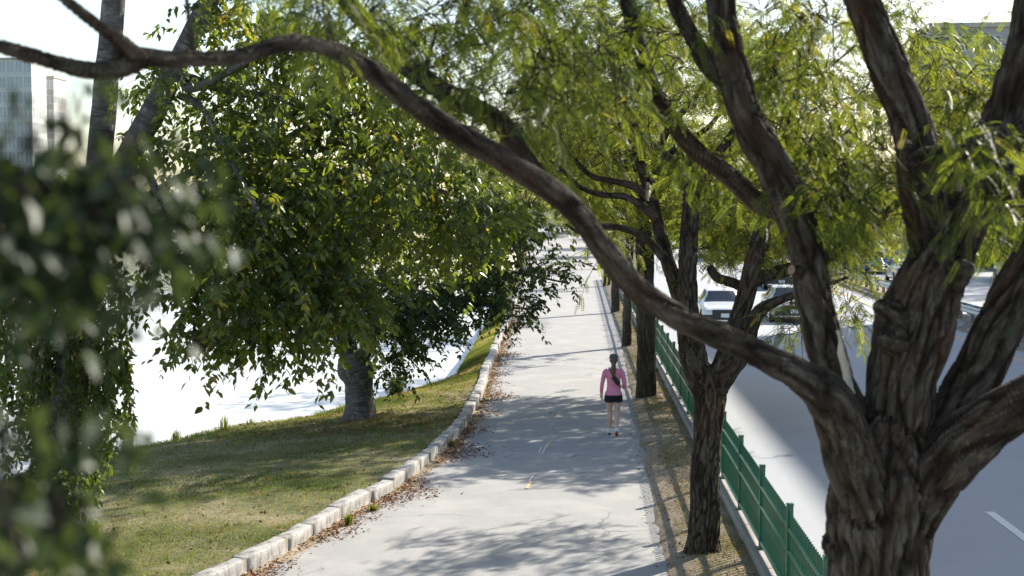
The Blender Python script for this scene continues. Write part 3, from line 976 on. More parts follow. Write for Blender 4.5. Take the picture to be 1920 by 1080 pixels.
T1.limb(dd([(1705, 630, 80), (1668, 588, 52), (1647, 573, 26)], 8.25, 8.05), 32, .02, .008, .15, 'burl')
T1.limb(dd([(1690, 642, 50), (1668, 635, 46), (1660, 633, 22)], 8.2, 7.98), 24, .02, .006, .1, 'burl')
T1.limb(dd([(1790, 520, 56), (1812, 502, 34)], 8.2, 8.0), 24, .02, .006, .1, 'burl')
T1.fuse(.0125, .034)
stub(T1, 1689, 271, 8.02, 20, (-.7, -.6, .1)); stub(T1, 1801, 350, 7.95, 20, (.1, -.95, .1)); stub(T1, 1484, 506, 8.25, 20, (-.75, -.6, .2))
stub(T1, 1612, 745, 8.15, 20, (.7, -.2, .6), .06, False)
# torn pale strip of wood down the fork, sunlight painted into its colour
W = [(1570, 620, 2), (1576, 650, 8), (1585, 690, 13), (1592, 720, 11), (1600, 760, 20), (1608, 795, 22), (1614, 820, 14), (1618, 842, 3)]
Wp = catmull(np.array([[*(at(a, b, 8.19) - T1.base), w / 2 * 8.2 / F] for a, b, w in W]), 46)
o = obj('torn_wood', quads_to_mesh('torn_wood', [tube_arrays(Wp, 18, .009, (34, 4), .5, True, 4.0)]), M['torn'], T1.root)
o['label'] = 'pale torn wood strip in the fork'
T1.crown([
    (1010, 30, 330, 80, 8.6, 1.0, 30), (1130, 180, 170, 60, 8.8, .7, 13), (820, 50, 200, 70, 7.6, .8, 15),
    (1050, 130, 140, 50, 7.6, .6, 7), (1240, 60, 120, 70, 9.2, .6, 10), (1290, 290, 90, 40, 9.2, .4, 5),
    (1570, 320, 120, 80, 8.9, .5, 20), (1510, 190, 90, 90, 9.0, .6, 14), (1590, 380, 90, 40, 8.4, .4, 7),
    (1830, 270, 40, 40, 7.6, .3, 4), (1900, 300, 30, 40, 7.0, .3, 3), (1820, 180, 60, 60, 9.5, .5, 8), (1860, 420, 40, 30, 9.5, .4, 5),
    (1790, 330, 60, 40, 9.5, .5, 6), (1460, 60, 120, 70, 9.5, .8, 14), (900, 200, 110, 40, 7.2, .4, 8), (640, 40, 120, 50, 6.8, .6, 8),
    (1560, -250, 500, 190, 8.6, 2.4, 50), (1000, -230, 500, 160, 8.4, 2.2, 36), (420, -150, 260, 70, 5.8, 1.0, 8), (2150, 0, 250, 350, 8.6, 2.2, 40)],
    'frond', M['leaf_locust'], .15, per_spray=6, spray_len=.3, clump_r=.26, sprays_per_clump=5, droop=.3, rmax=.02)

# ------------------------------------------------------------------ row of locusts along the fence
def gbase(px, py, z=0.05):
    p = gnd(px, py, z); return p
b2 = gbase(1320, 1035); D2 = b2[1]
T2 = Tree('locust_tree', 'slim locust with knobby low fork standing on the verge beside the fence', b2, M['bark_locust'], 'locusts along the fence')
FQ2 = (17, 3.2)
T2.fusing = []
T2.limb(dd([(1319, 1046, 82), (1319, 1030, 68), (1320, 1000, 58), (1322, 900, 53), (1327, 810, 53), (1331, 750, 60), (1328, 712, 64), (1322, 690, 36)], D2), 48, .035, .010, .12, 'trunk', freq=FQ2)
for pts, Y1 in (
    ([(1326, 745, 46), (1306, 690, 50), (1294, 640, 46), (1291, 580, 38), (1290, 500, 34), (1292, 430, 33), (1296, 365, 32), (1290, 345, 26)], None),
    ([(1296, 380, 22), (1280, 335, 24), (1260, 305, 22), (1228, 280, 19), (1188, 236, 17), (1158, 160, 15), (1138, 70, 12), (1120, -20, 9)], D2 + .8),
    ([(1296, 375, 20), (1316, 335, 22), (1345, 290, 18), (1385, 235, 14), (1420, 170, 11), (1450, 90, 8)], D2 + .6),
    ([(1330, 750, 42), (1352, 690, 38), (1378, 620, 35), (1402, 540, 34), (1422, 460, 33), (1440, 400, 31), (1452, 340, 28), (1470, 260, 20), (1500, 160, 14), (1520, 60, 9)], D2 - .4),
    ([(1335, 745, 40), (1368, 700, 32), (1398, 660, 28), (1412, 610, 27), (1428, 580, 24), (1470, 560, 17), (1520, 545, 12), (1590, 520, 7)], D2 - 1.2),
    ([(1410, 530, 24), (1440, 515, 26), (1480, 505, 24), (1530, 490, 22), (1580, 462, 24), (1620, 430, 26), (1660, 400, 18), (1720, 350, 12)], D2 + .5),
    ([(1302, 690, 34), (1288, 620, 30), (1271, 545, 28), (1252, 490, 26), (1238, 440, 25), (1222, 370, 22), (1198, 300, 18), (1180, 245, 14), (1172, 190, 10), (1160, 120, 8)], D2 + 1.0),
    ([(1226, 380, 16), (1190, 350, 15), (1150, 340, 13), (1110, 330, 11), (1078, 300, 9), (1050, 270, 6)], D2 + .4),
    ([(1232, 410, 16), (1180, 372, 14), (1130, 365, 12), (1090, 352, 10), (1055, 320, 8), (1030, 300, 6)], D2),
    ([(1250, 490, 18), (1215, 452, 16), (1180, 432, 14), (1130, 424, 12), (1090, 436, 9), (1060, 420, 6)], D2 - .3),
    ([(1330, 500, 16), (1345, 520, 18), (1375, 530, 20), (1400, 545, 18)], D2 + .2),
    ([(1442, 400, 18), (1475, 350, 18), (1510, 300, 15), (1550, 270, 12), (1590, 200, 8)], D2 + 1.4)):
    T2.limb(dd(pts, D2, Y1), 24, .04, .006, .12, freq=FQ2)
T2.fuse(.016, .026, 10, (16, 3.0))
stub(T2, 1357, 732, D2 - .22, 20, (.5, -.8, .1), .12, False)
T2.crown([
    (1200, 120, 190, 130, D2 + .5, 2.4, 50), (1090, 260, 110, 90, D2 + 1, 1.8, 26), (1420, 210, 130, 160, D2 + 1, 2.4, 40),
    (1560, 260, 120, 130, D2 + 1, 2.0, 34), (1600, 400, 70, 60, D2, 1.2, 12), (1360, 440, 75, 50, D2 + 1.2, 1.4, 26),
    (1500, 600, 40, 22, D2 - 1.0, .4, 5), (1590, 590, 40, 28, D2 - .4, .6, 4), (1440, 470, 40, 30, D2, .6, 5), (1575, 500, 45, 30, D2, .9, 5), (1380, 360, 60, 50, D2 + 1, 1.2, 9),
    (1150, 460, 40, 20, D2 + 1.5, .5, 3), (1300, -150, 420, 190, D2 + .5, 3.2, 60), (1690, 150, 130, 190, D2 + 2.0, 2.2, 66), (1830, 190, 90, 150, D2 + 2.5, 2.0, 26), (1480, 90, 130, 100, D2 + 2, 2.0, 24), (1560, 392, 180, 48, D2 + 5.5, 1.8, 52)],
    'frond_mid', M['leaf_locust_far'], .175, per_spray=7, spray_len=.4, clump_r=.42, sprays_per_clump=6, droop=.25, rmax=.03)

def row_tree(px, py, w, h, lean, seed, label, crown_r=3.6, n=60, kind='frond_low', fork=.45):
    b = gbase(px, py); Y = b[1]; r = w / 2 * Y / F
    b[2] = float(rise(Y)) - .02
    T = Tree('locust_tree', label, b, M['bark_locust_far'], 'locusts along the fence')
    rs = np.random.default_rng(seed)
    x, y, z = b
    zf = h * fork
    T.limb([(x, y, z - .1, r * 1.5), (x, y, z + .15, r * 1.12), (x + lean * .3, y, z + zf * .5, r), (x + lean, y, z + zf, r * .9), (x + lean * 1.2, y, z + zf + .5, r * .6)], 24, .08, .012, .12, 'trunk', True, (12, 2.4))
    for k in range(6):
        a = k * 1.05 + rs.uniform(-.3, .3)
        R = crown_r * rs.uniform(.55, .95)
        dz = (h - zf) * rs.uniform(.55, .95)
        p0 = np.array([x + lean, y, z + zf - .2])
        e = p0 + np.array([math.cos(a) * R, math.sin(a) * R, dz])
        m1 = p0 * .7 + e * .3 + np.array([0, 0, dz * .12]) + rs.normal(0, .12, 3)
        m2 = p0 * .35 + e * .65 + rs.normal(0, .22, 3)
        T.limb([(*p0, r * .5), (*m1, r * .42), (*m2, r * .27), (*e, r * .1)], 12, .15, .004, .1, 'limb', True)
    T.crown([(x + lean, y, z + zf + (h - zf) * .55, crown_r, crown_r, (h - zf) * .62, n), (x + lean, y, z + zf + (h - zf) * .2, crown_r * .9, crown_r * .9, (h - zf) * .25, n // 3)],
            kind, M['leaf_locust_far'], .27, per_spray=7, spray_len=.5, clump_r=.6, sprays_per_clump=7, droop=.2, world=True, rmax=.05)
    return T
R3 = row_tree(1212, 744, 34, 9.5, -.1, 1, 'stout straight locust trunk on the verge just ahead of the walking woman', 4.2, 130, fork=.5)
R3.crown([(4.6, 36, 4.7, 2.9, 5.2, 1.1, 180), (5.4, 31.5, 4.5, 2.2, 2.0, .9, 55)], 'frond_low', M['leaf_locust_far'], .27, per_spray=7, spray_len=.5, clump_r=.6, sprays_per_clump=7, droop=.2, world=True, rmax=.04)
row_tree(1175, 648, 16, 7.5, .1, 2, 'slender locust trunk on the verge next beyond the stout straight one', 2.8, 50, fork=.5)
row_tree(1154, 584, 15, 8.5, .0, 3, 'slender locust on the verge, second beyond the stout straight trunk', 3.2, 60, fork=.45)
row_tree(1138, 535, 12, 9, .0, 4, 'distant slender locust on the verge where the fence ends', 3.6, 60, fork=.42)
row_tree(1127, 503, 11, 10, .0, 5, 'farthest locust on the verge before the path rises', 4.2, 70, fork=.4)

# ------------------------------------------------------------------ cherries on the lawn
b3 = gnd(112, 1040, .12); D3 = b3[1]
CA = Tree('cherry_tree', 'grey banded cherry with two tall limbs and broad leafy crown hanging over the lawn', b3, M['bark_cherry'])
for pts, Y1, nm, sg in (
    ([(108, 1062, 110), (112, 1030, 86), (118, 950, 74), (128, 800, 68), (140, 650, 66), (158, 520, 66), (172, 430, 70), (180, 390, 60)], None, 'trunk', 40),
    ([(170, 440, 50), (180, 360, 50), (192, 250, 47), (200, 150, 46), (208, 60, 44), (216, -40, 42), (222, -200, 34), (235, -400, 20)], None, 'limb', 32),
    ([(172, 450, 50), (205, 360, 48), (250, 275, 46), (290, 205, 44), (325, 135, 42), (358, 70, 39), (388, 8, 37), (410, -60, 33), (440, -180, 26), (470, -330, 15)], D3 - .4, 'limb', 32),
    ([(318, 150, 20), (360, 165, 17), (420, 140, 15), (470, 110, 13), (540, 90, 10), (640, 70, 7)], D3 - 1.5, 'limb', 14),
    ([(338, 180, 16), (372, 196, 13), (402, 240, 11), (430, 300, 9), (465, 360, 7), (500, 430, 5)], D3 - 1.8, 'limb', 12),
    ([(180, 420, 26), (270, 372, 17), (340, 332, 15), (400, 306, 14), (480, 278, 12), (560, 300, 10), (640, 320, 8), (760, 330, 6), (880, 380, 4)], D3 + .5, 'limb', 14),
    ([(330, 140, 22), (430, 170, 16), (540, 190, 13), (660, 240, 10), (760, 300, 8), (850, 380, 5)], D3 + 1.2, 'limb', 14),
    ([(260, 290, 18), (330, 420, 12), (420, 480, 10), (520, 520, 8), (600, 600, 5)], D3 - 1.0, 'limb', 12)):
    CA.limb(dd(pts, D3, Y1), sg, .05, .003, .10, nm)
CA.crown([
    (470, 230, 240, 150, D3 + .5, 2.0, 60), (620, 380, 280, 160, D3 + .5, 2.2, 90), (450, 430, 200, 170, D3 - .3, 1.6, 55),
    (760, 300, 170, 130, D3 + 1, 1.6, 40), (470, 560, 150, 100, D3 - 1.0, 1.0, 32), (620, 530, 90, 90, D3 - .8, .9, 20), (400, 640, 50, 40, D3 - 1.2, .5, 5),
    (520, 640, 80, 40, D3 - 1.2, .5, 9), (330, 540, 50, 60, D3 - .8, .6, 6), (650, 600, 50, 30, D3 - 1.1, .4, 4), (830, 440, 110, 70, D3 + .6, 1.0, 16), (930, 430, 70, 40, D3 + .8, .8, 8),
    (470, 50, 110, 70, D3, 1.4, 18), (650, 130, 200, 110, D3 + .8, 1.6, 34), (275, 150, 40, 50, D3 + .8, .6, 3), (120, 360, 110, 70, D3 + .6, 1.0, 8),
    (420, -220, 340, 170, D3 + .5, 2.4, 34)],
    'cherry', M['leaf_cherry'], .125, per_spray=13, spray_len=.46, clump_r=.46, sprays_per_clump=7, droop=.45, leaf_parts=300, rmax=.022)

b4 = gnd(672, 792, -.02); D4 = b4[1]
CB = Tree('cherry_tree', 'low spreading cherry with thick fluted grey trunk standing in leaf litter by the water', b4, M['bark_cherry'])
for pts, Y1, nm, sg in (
    ([(672, 800, 84), (673, 788, 64), (675, 750, 54), (672, 715, 56), (664, 690, 66), (655, 665, 50)], None, 'trunk', 36),
    ([(668, 700, 34), (655, 650, 30), (652, 600, 26), (655, 540, 22), (640, 480, 18), (612, 430, 14), (590, 380, 9)], D4 + .5, 'limb', 16),
    ([(660, 700, 32), (640, 640, 26), (600, 590, 20), (550, 540, 14), (500, 500, 9)], D4 - .8, 'limb', 14),
    ([(672, 690, 28), (700, 630, 22), (745, 590, 17), (800, 565, 13), (860, 560, 10), (930, 575, 6), (1020, 580, 3)], D4 - .5, 'limb', 14),
    ([(655, 560, 18), (720, 520, 15), (800, 500, 12), (880, 500, 9), (960, 510, 6), (1060, 530, 3)], D4 + .5, 'limb', 12),
    ([(654, 600, 16), (640, 520, 12), (650, 450, 9)], D4 + 1.2, 'limb', 12)):
    CB.limb(dd(pts, D4, Y1), sg, .06, .012 if nm == 'trunk' else .003, .16, nm, freq=(7, .8))
CB.crown([
    (760, 560, 150, 70, D4 - .3, 2.0, 46), (850, 590, 90, 40, D4 - .6, 1.2, 20), (760, 630, 60, 40, D4 - .5, 1.0, 12), (900, 520, 100, 50, D4, 1.2, 20), (700, 600, 60, 50, D4 - 1, 1.0, 12),
    (640, 480, 130, 80, D4 + 1, 2.0, 34), (560, 560, 90, 90, D4 + .5, 1.6, 22), (830, 420, 130, 60, D4 + 1.5, 2.0, 26), (960, 430, 70, 60, D4 + 1.2, 1.6, 16), (1020, 510, 50, 22, D4 + .5, .8, 6), (980, 575, 50, 14, D4 - .5, .4, 4), (720, 690, 40, 16, D4 - .4, .4, 3),
    (720, 380, 180, 60, D4 + 1.5, 2.4, 26), (560, 420, 140, 90, D4 + 2, 2.0, 22)],
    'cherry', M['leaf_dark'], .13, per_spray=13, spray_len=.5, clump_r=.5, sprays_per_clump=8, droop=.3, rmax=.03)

# ivy and hanging strands on the near cherry
def strands(tree, starts, lengths, mat, size, per_m, name, sway=.12, down=1.0, twig_r=.004, kind='cherry', tint=(.5, .2)):
    Ms = len(starts); k = 7
    t = np.linspace(0, 1, k)
    sw = rng.normal(0, sway, (Ms, 1, 3)) * np.array([1, 1, 0])
    P = starts[:, None, :] + sw * np.sin(t * 2.2)[None, :, None] + np.array([0, 0, -1.0]) * (lengths[:, None] * t[None])[..., None] + rng.normal(0, .012, (Ms, k, 3))
    r = np.tile(np.linspace(twig_r, twig_r * .4, k), (Ms, 1))
    obj(name + '_stems', quads_to_mesh('stems', [tubes((P - tree.base, r))]), M['twig'], tree.root, kind='stuff')
    pos, D = [], []
    for i in range(Ms):
        n = max(2, int(lengths[i] * per_m))
        u = rng.random(n) * (k - 1)
        a = np.minimum(u.astype(int), k - 2); f = (u - a)[:, None]
        p = P[i][a] * (1 - f) + P[i][a + 1] * f
        d = rng.normal(0, .55, (n, 3)); d[:, 2] -= down
        pos.append(p + d * .01); D.append(d)
    pos = np.vstack(pos); D = np.vstack(D)
    me = leaves_mesh(name, kind, pos - tree.base, D, rng.normal(0, 1, D.shape), size * rng.uniform(.6, 1.2, len(pos)), np.clip(rng.normal(tint[0], tint[1], len(pos)), 0, .99))
    obj(name, me, mat, tree.root, kind='stuff')
n = 150
st = np.array([at(rng.uniform(-30, 235), rng.uniform(440, 700), D3 + rng.normal(0, .7)) for _ in range(n)])
ln = np.array([rng.uniform(.6, 2.3) for _ in range(n)])
ln = np.minimum(ln, st[:, 2] - .7 - .9 * np.abs(st[:, 0] - b3[0]))
ok = ln > .3
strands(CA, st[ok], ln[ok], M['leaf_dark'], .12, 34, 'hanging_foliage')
st = np.array([at(rng.uniform(60, 170), rng.uniform(480, 930), D3 - .05 + rng.normal(0, .28)) for _ in range(95)])
ln = np.minimum(rng.uniform(.5, 1.6, 95), st[:, 2] - .45)
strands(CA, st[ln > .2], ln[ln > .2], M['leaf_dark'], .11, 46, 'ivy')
st = np.array([at(rng.uniform(-10, 215), rng.uniform(430, 500), D3 - .7 + rng.normal(0, .4)) for _ in range(36)])
strands(CA, st, rng.uniform(.5, 1.7, 36), M['dry_strand'], .10, 16, 'dry_catkins', .1, 2.2, .006)

# ------------------------------------------------------------------ sapling beside the bridge, close to the lens
SP = Tree('sapling', 'leafy young tree beside the bridge with small leaves very close to the viewer', (-1.45, 1.4, 0), M['bark_locust_far'])
SP.limb([(-1.45, 1.4, -.05, .045), (-1.43, 1.42, 1.5, .04), (-1.4, 1.45, 3.2, .03), (-1.36, 1.5, 4.6, .02), (-1.3, 1.55, 5.4, .008)], 12, .1, .002, .1, 'trunk', True)
SP.limb(dd([(-1100, 700, 34), (-600, 540, 26), (-200, 430, 18), (40, 340, 12), (200, 300, 6)], 1.5, 1.8), 8, .08)
SP.limb(dd([(-1100, 1200, 30), (-600, 1080, 22), (-200, 1010, 14), (40, 960, 9), (110, 1000, 5)], 1.48, 1.65), 8, .08)
SP.crown([(110, 330, 130, 60, 1.8, .12, 5), (60, 430, 120, 70, 1.75, .14, 8), (190, 400, 80, 80, 1.85, .12, 7), (-10, 520, 70, 60, 1.7, .12, 3), (250, 470, 50, 40, 1.85, .1, 2),
          (60, 1000, 60, 70, 1.62, .12, 6), (-30, 900, 50, 60, 1.6, .12, 3), (-300, 500, 220, 260, 1.6, .2, 10)],
         'cherry', M['leaf_near'], .042, per_spray=8, spray_len=.08, clump_r=.085, sprays_per_clump=4, droop=.4, rmax=.006, branch_gain=.004)

# ------------------------------------------------------------------ background trees
def proto_tree(seed, h, r, fork, n, mat, size=.34, kind='clump', upr=.6):
    rs = np.random.default_rng(seed)
    T = Tree('broadleaf_tree', 'x', (0, 0, 0), M['bark_locust_far'])
    tr = h * .022
    T.limb([(0, 0, -.3, tr * 1.4), (0, 0, .3, tr * 1.05), (.1, 0, h * fork, tr * .85), (.15, .05, h * (fork + .25), tr * .5), (.1, 0, h * .85, tr * .15)], 10, .3, .01, .1, 'trunk', True)
    for k in range(6):
        a = k * 1.05 + rs.uniform(-.3, .3); z0 = h * (fork + .06 * k * .6)
        e = np.array([math.cos(a) * r * .8, math.sin(a) * r * .8, z0 + (h - z0) * rs.uniform(.3, .75)])
        T.limb([(.1, 0, z0, tr * .5), (e[0] * .45, e[1] * .45, z0 + (e[2] - z0) * .6, tr * .33), (*e, tr * .1)], 7, .4, 0, 0, 'limb', True)
    T.crown([(0, 0, h * (fork + (1 - fork) * .52), r, r, h * (1 - fork) * .52, n), (0, 0, h * (fork + .12), r * .85, r * .85, h * .16, n // 3)],
            kind, mat, size, per_spray=5, spray_len=.8, clump_r=1.15, sprays_per_clump=6, droop=.15, world=True, rmax=.06)
    return T.root
def clone(root, loc, rz, s, label, group):
    c = root.copy(); COL.objects.link(c)
    c.location = loc; c.rotation_euler = (0, 0, rz); c.scale = (s, s, s * random.uniform(.92, 1.08))
    tag(c, label, 'tree', group)
    for ch in root.children:
        k = ch.copy(); COL.objects.link(k); k.parent = c
    return c
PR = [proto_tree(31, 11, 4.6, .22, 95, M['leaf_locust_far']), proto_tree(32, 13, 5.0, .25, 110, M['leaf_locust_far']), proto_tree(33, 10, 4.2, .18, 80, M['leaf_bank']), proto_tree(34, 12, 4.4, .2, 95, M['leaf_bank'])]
used = set()
def bg(i, x, y, z, s, label, group):
    rz = random.uniform(0, 6.28)
    if i not in used:
        used.add(i); r = PR[i]; r.location = (x, y, z); r.rotation_euler = (0, 0, rz); r.scale = (s, s, s); tag(r, label, 'tree', group)
    else: clone(PR[i], (x, y, z), rz, s, label, group)
def emb(x, y):
    u = (x - 28.9 - float(bend(y))) / 17.1
    return -.12 + (3.0 * min(max(u, 0), 1) ** 1.2) + float(rise(y))
for k, (i, x, y, s) in enumerate([(0, 31.5, 74, .78), (1, 33, 88, .95), (0, 37, 101, 1.1), (1, 31.5, 112, .9), (0, 40, 122, 1.2), (1, 35, 134, 1.0), (0, 47, 112, 1.1), (3, 44, 140, 1.1), (0, 34, 62, .8), (1, 54, 128, 1.2), (1, 42, 104, 1.05), (0, 29.5, 99, .7), (1, 33.2, 121, 1.45), (0, 37.5, 129, 1.5)]):
    bg(i, x, y, emb(x, y) - .1, s, 'sunlit pale green tree on the embankment across the far carriageway', 'trees on the embankment')
for k, (i, x, y, s) in enumerate([(1, 0, 178, 1.0), (3, 6, 190, 1.2), (0, -6, 176, 1.0), (2, 12, 176, 1.0), (1, 18, 200, 1.3), (3, 25, 215, 1.3), (0, -12, 196, 1.2), (1, 33, 205, 1.2), (2, 42, 190, 1.2), (3, 50, 175, 1.2), (0, 9, 215, 1.4), (1, -3, 225, 1.4), (1, 3.6, 132, .62), (0, 4.2, 150, .7)]):
    bg(i, x, y, float(rise(y)) - .3, s, 'leafy tree in the distant wood closing off the end of the path', 'trees beyond the end of the path')
for k, (i, x, y, s) in enumerate([(3, -7.4, 128, .75), (2, -9.0, 146, .9), (3, -11, 165, 1.0)]):
    bg(i, x, y, -.3, s, ['first', 'second', 'third'][k] + ' broad tree on the river bank past the fluted cherry along the far path', 'trees on the near river bank')
for k in range(20):
    y = 190 + k * 17 + random.uniform(-6, 6)
    bg(random.choice([2, 3, 2, 0]), -100 - random.uniform(0, 9) - (k % 3) * 5, y, .2, random.uniform(.75, 1.15), 'hazy tree on the far bank of the river below the towers', 'trees on the far river bank')

# ------------------------------------------------------------------ shrubs and tufts
def shrub(name, label, cat, x, y, z, h, r, n, mat, size, group, kind='cherry', up=.9):
    root = thing(name, label, cat, (x, y, z), 0, group)
    rs = rng
    st = rs.normal(0, 1, (n // 8 + 2, 3)); st[:, 2] = np.abs(st[:, 2]) + .6
    st = unit(st) * np.array([r, r, h])
    k = 5
    t = np.linspace(0, 1, k)
    P = st[:, None] * t[None, :, None] + rs.normal(0, .02, (len(st), k, 3)) * t[None, :, None]
    obj('stems', quads_to_mesh('stems', [tubes((P, np.tile(np.linspace(.008, .003, k), (len(st), 1))))]), M['twig'], root, kind='stuff')
    i = rs.integers(0, len(st), n); u = rs.uniform(.15, 1.05, n)[:, None]
    pos = st[i] * u + rs.normal(0, .12 * r, (n, 3)); pos[:, 2] = np.abs(pos[:, 2])
    D = unit(pos) * .5 + rs.normal(0, .6, (n, 3)) + np.array([0, 0, .1])
    obj('foliage', leaves_mesh('foliage', kind, pos, D, np.array([0, 0, 1.0]) + rs.normal(0, .5, (n, 3)), size * rs.uniform(.6, 1.2, n), np.clip(rs.normal(.5, .25, n), 0, .99)), mat, root, kind='stuff')
    return root
for k, (px, py, h, r, lab) in enumerate([(985, 535, .9, .9, 'bright green bush on the bank hugging the far kerb'), (968, 565, .6, .6, 'low green weed clump below the kerb by the open water'), (745, 735, .55, .35, 'dark leafy weed at the water edge right of the fluted cherry')]):
    p = gnd(px, py, -.2)
    shrub('bank_shrub', lab, 'shrub', min(p[0], float(XL(p[1])) - .5), p[1], -.3, h, r, 420, M['leaf_bank'] if k < 2 else M['leaf_dark'], .13, 'shrubs on the bank')
for k in range(26):
    y = random.uniform(58, 130); x = 29.6 + float(bend(y)) + random.uniform(0, 7)
    hh = random.uniform(.8, 2.2)
    shrub('embankment_shrub', 'scrubby pale green bush on the embankment beside the far carriageway', 'shrub', x, y, emb(x, y) - .1, hh, hh * .8, 420, M['leaf_bank'] if k % 3 else M['grass_dry'], .30, 'bushes on the embankment', 'cherry')
def tuft(label, x, y, z, h, n, spread, mat, group, name='grass_tuft'):
    a = rng.uniform(0, 6.28, n); l = rng.uniform(.1, .5, n)
    tip = np.stack([np.cos(a) * l * h, np.sin(a) * l * h, h * rng.uniform(.55, 1, n)], -1)
    b0 = rng.normal(0, spread, (n, 3)) * np.array([1, 1, 0])
    w = np.stack([-np.sin(a), np.cos(a), a * 0], -1) * .007 * max(1, h)
    m = tip * .55 * np.array([.6, .6, 1.25])
    V = np.stack([b0 - w, b0 + w, b0 + m + w * .8, b0 + m - w * .8, b0 + tip], 1).reshape(-1, 3)
    i = np.arange(n)[:, None] * 5
    T = np.concatenate([i + np.array([[0, 1, 2]]), i + np.array([[0, 2, 3]]), i + np.array([[3, 2, 4]])], 0)
    o = obj(name, fast_mesh('tuft', V, T, 3, tint=np.repeat(rng.uniform(.1, .9, n), 5)), mat, None, (x, y, z))
    return tag(o, label, 'grass', group)
for k, (px, py, h) in enumerate([(420, 806, .45), (330, 822, .3), (235, 838, .35), (640, 775, .35), (560, 792, .28), (815, 727, .3), (890, 700, .35), (470, 800, .3), (200, 850, .4), (600, 783, .25)]):
    p = gnd(px, py, -.2)
    tuft('tall grass tuft at the water edge of the lawn', p[0], p[1], -.26, h, 46, .05, M['grass'], 'grass tufts along the water edge')
for k in range(46):
    y = random.uniform(60, 118); x = 29.1 + float(bend(y)) + random.uniform(0, 3.0)
    tuft('tall pale reed clump at the foot of the embankment', x, y, emb(x, y) - .08, random.uniform(.8, 1.7), 60, .3, M['grass_dry'] if k % 2 else M['leaf_bank'], 'reeds at the foot of the embankment', 'reed_clump')
for k, (px, py) in enumerate([(918, 668), (935, 650), (905, 705), (880, 782), (1232, 700), (1247, 722), (848, 838), (1262, 760), (1290, 800), (1350, 905), (1380, 960), (1405, 1010), (655, 985), (700, 958)]):
    p = gnd(px, py, 0)
    tuft('small green weed tuft at the foot of the granite kerb' if p[0] < 0 else 'small green weed tuft along the verge beside the fence', p[0], p[1], -.01, random.uniform(.12, .28), 60, .03, M['grass'], 'weeds at the kerb foot' if p[0] < 0 else 'weeds along the fence verge', 'weed_tuft')

# ------------------------------------------------------------------ grass blades and fallen leaves
def blades(name, label, pos, h, mat, tint, kind_tri=1):
    n = len(pos)
    a = rng.uniform(0, 6.28, n)
    w = np.stack([np.cos(a), np.sin(a), a * 0], -1) * (.0045 + .05 * h[:, None] * .9) * .8
    tip = np.stack([rng.normal(0, .55, n) * h, rng.normal(0, .55, n) * h, h], -1)
    V = np.stack([pos - w, pos + w, pos + tip], 1).reshape(-1, 3)
    T = np.arange(n * 3).reshape(-1, 3)
    o = obj(name, fast_mesh(name, V, T, 3, tint=np.repeat(tint, 3)), mat, None, kind='stuff')
    o['label'] = label; o['category'] = 'grass'
    return o
def lawn_point(u, y):
    xa, xb = XL(y) - .22, XB(y) - .35
    return xa * (1 - u) + xb * u
n = 260000
y = 13.5 + (62 - 13.5) * rng.random(n) ** 1.5
u = rng.random(n) * .965
x = lawn_point(u, y)
g = .5 + nz(x, y, .45, 11) * .9 + nz(x, y, 1.7, 12) * .5 + .22 * (u - .45)
keep = rng.random(n) < np.clip(.35 + g * .8, .12, 1)
x, y, u, g = x[keep], y[keep], u[keep], g[keep]
z = lawn_z(u, x, y)
h = rng.uniform(.022, .06, len(x)) * (.7 + .6 * np.clip(g, 0, 1.2)) + .05 * np.clip((u - .8) / .15, 0, 1) * rng.random(len(x))
blades('lawn_grass', 'short patchy green and straw grass on the riverside lawn', np.stack([x, y, z - .004], -1), h, M['grass'], np.clip(1.05 - g + rng.normal(0, .16, len(x)), 0, 1))
n = 60000
y = 13 + (75 - 13) * rng.random(n) ** 1.4
u = rng.random(n) ** .8
xa = XR(y) + .05
x = xa * (1 - u) + 2.34 * u
g = .5 + nz(x, y, .9, 21) + .5 * nz(x, y, 3, 22)
keep = rng.random(n) < np.clip(g, .1, 1) * np.clip(u * 3, .15, 1)
x, y, u, g = x[keep], y[keep], u[keep], g[keep]
blades('verge_grass', 'thin dry grass on the verge by the fence', np.stack([x, y, .012 + .07 * np.sin(u * math.pi * .8) + .02 * nz(x, y, 1.1, 4)], -1), rng.uniform(.02, .055, len(x)), M['grass_dry'], np.clip(1.0 - g * .7 + rng.normal(0, .15, len(x)), 0, 1))
def litter(name, label, pos, size, mat, tint):
    n = len(pos)
    D = rng.normal(0, 1, (n, 3)); D[:, 2] *= .35
    o = obj(name, leaves_mesh(name, 'cherry', pos, D, np.array([0, 0, 1.0]) + rng.normal(0, .45, (n, 3)), size, tint), mat, None, kind='stuff')
    o['label'] = label; o['category'] = 'leaves'
n = 19000
y = 14 + 46 * rng.random(n) ** 1.6
clus = np.clip(.45 + 1.1 * nz(y, y * 0, .5, 31), .03, 1)
off = np.abs(rng.normal(0, 1, n)) * (.10 + .32 * clus)
keep = rng.random(n) < clus
y, off = y[keep], off[keep]
litter('gutter_leaves', 'brown fallen leaves drifted against the granite kerb', np.stack([XL(y) + .02 + off, y, .012 + .03 * rng.random(len(y)) * np.exp(-off * 4)], -1), rng.uniform(.03, .075, len(y)), M['leaf_litter'], rng.random(len(y)) ** 1.5)
n = 2600
y = 15 + 28 * rng.random(n); u = rng.random(n) * .9
a = rng.normal(0, 1.0, (1500, 2)) * np.array([1.5, 1.3])
x = np.concatenate([lawn_point(u, y), b4[0] + a[:, 0]]); y = np.concatenate([y, b4[1] - .9 + a[:, 1]])
uu = np.clip((x - (XL(y) - .22)) / ((XB(y) - .35) - (XL(y) - .22)), 0, .93)
x = (XL(y) - .22) * (1 - uu) + (XB(y) - .35) * uu
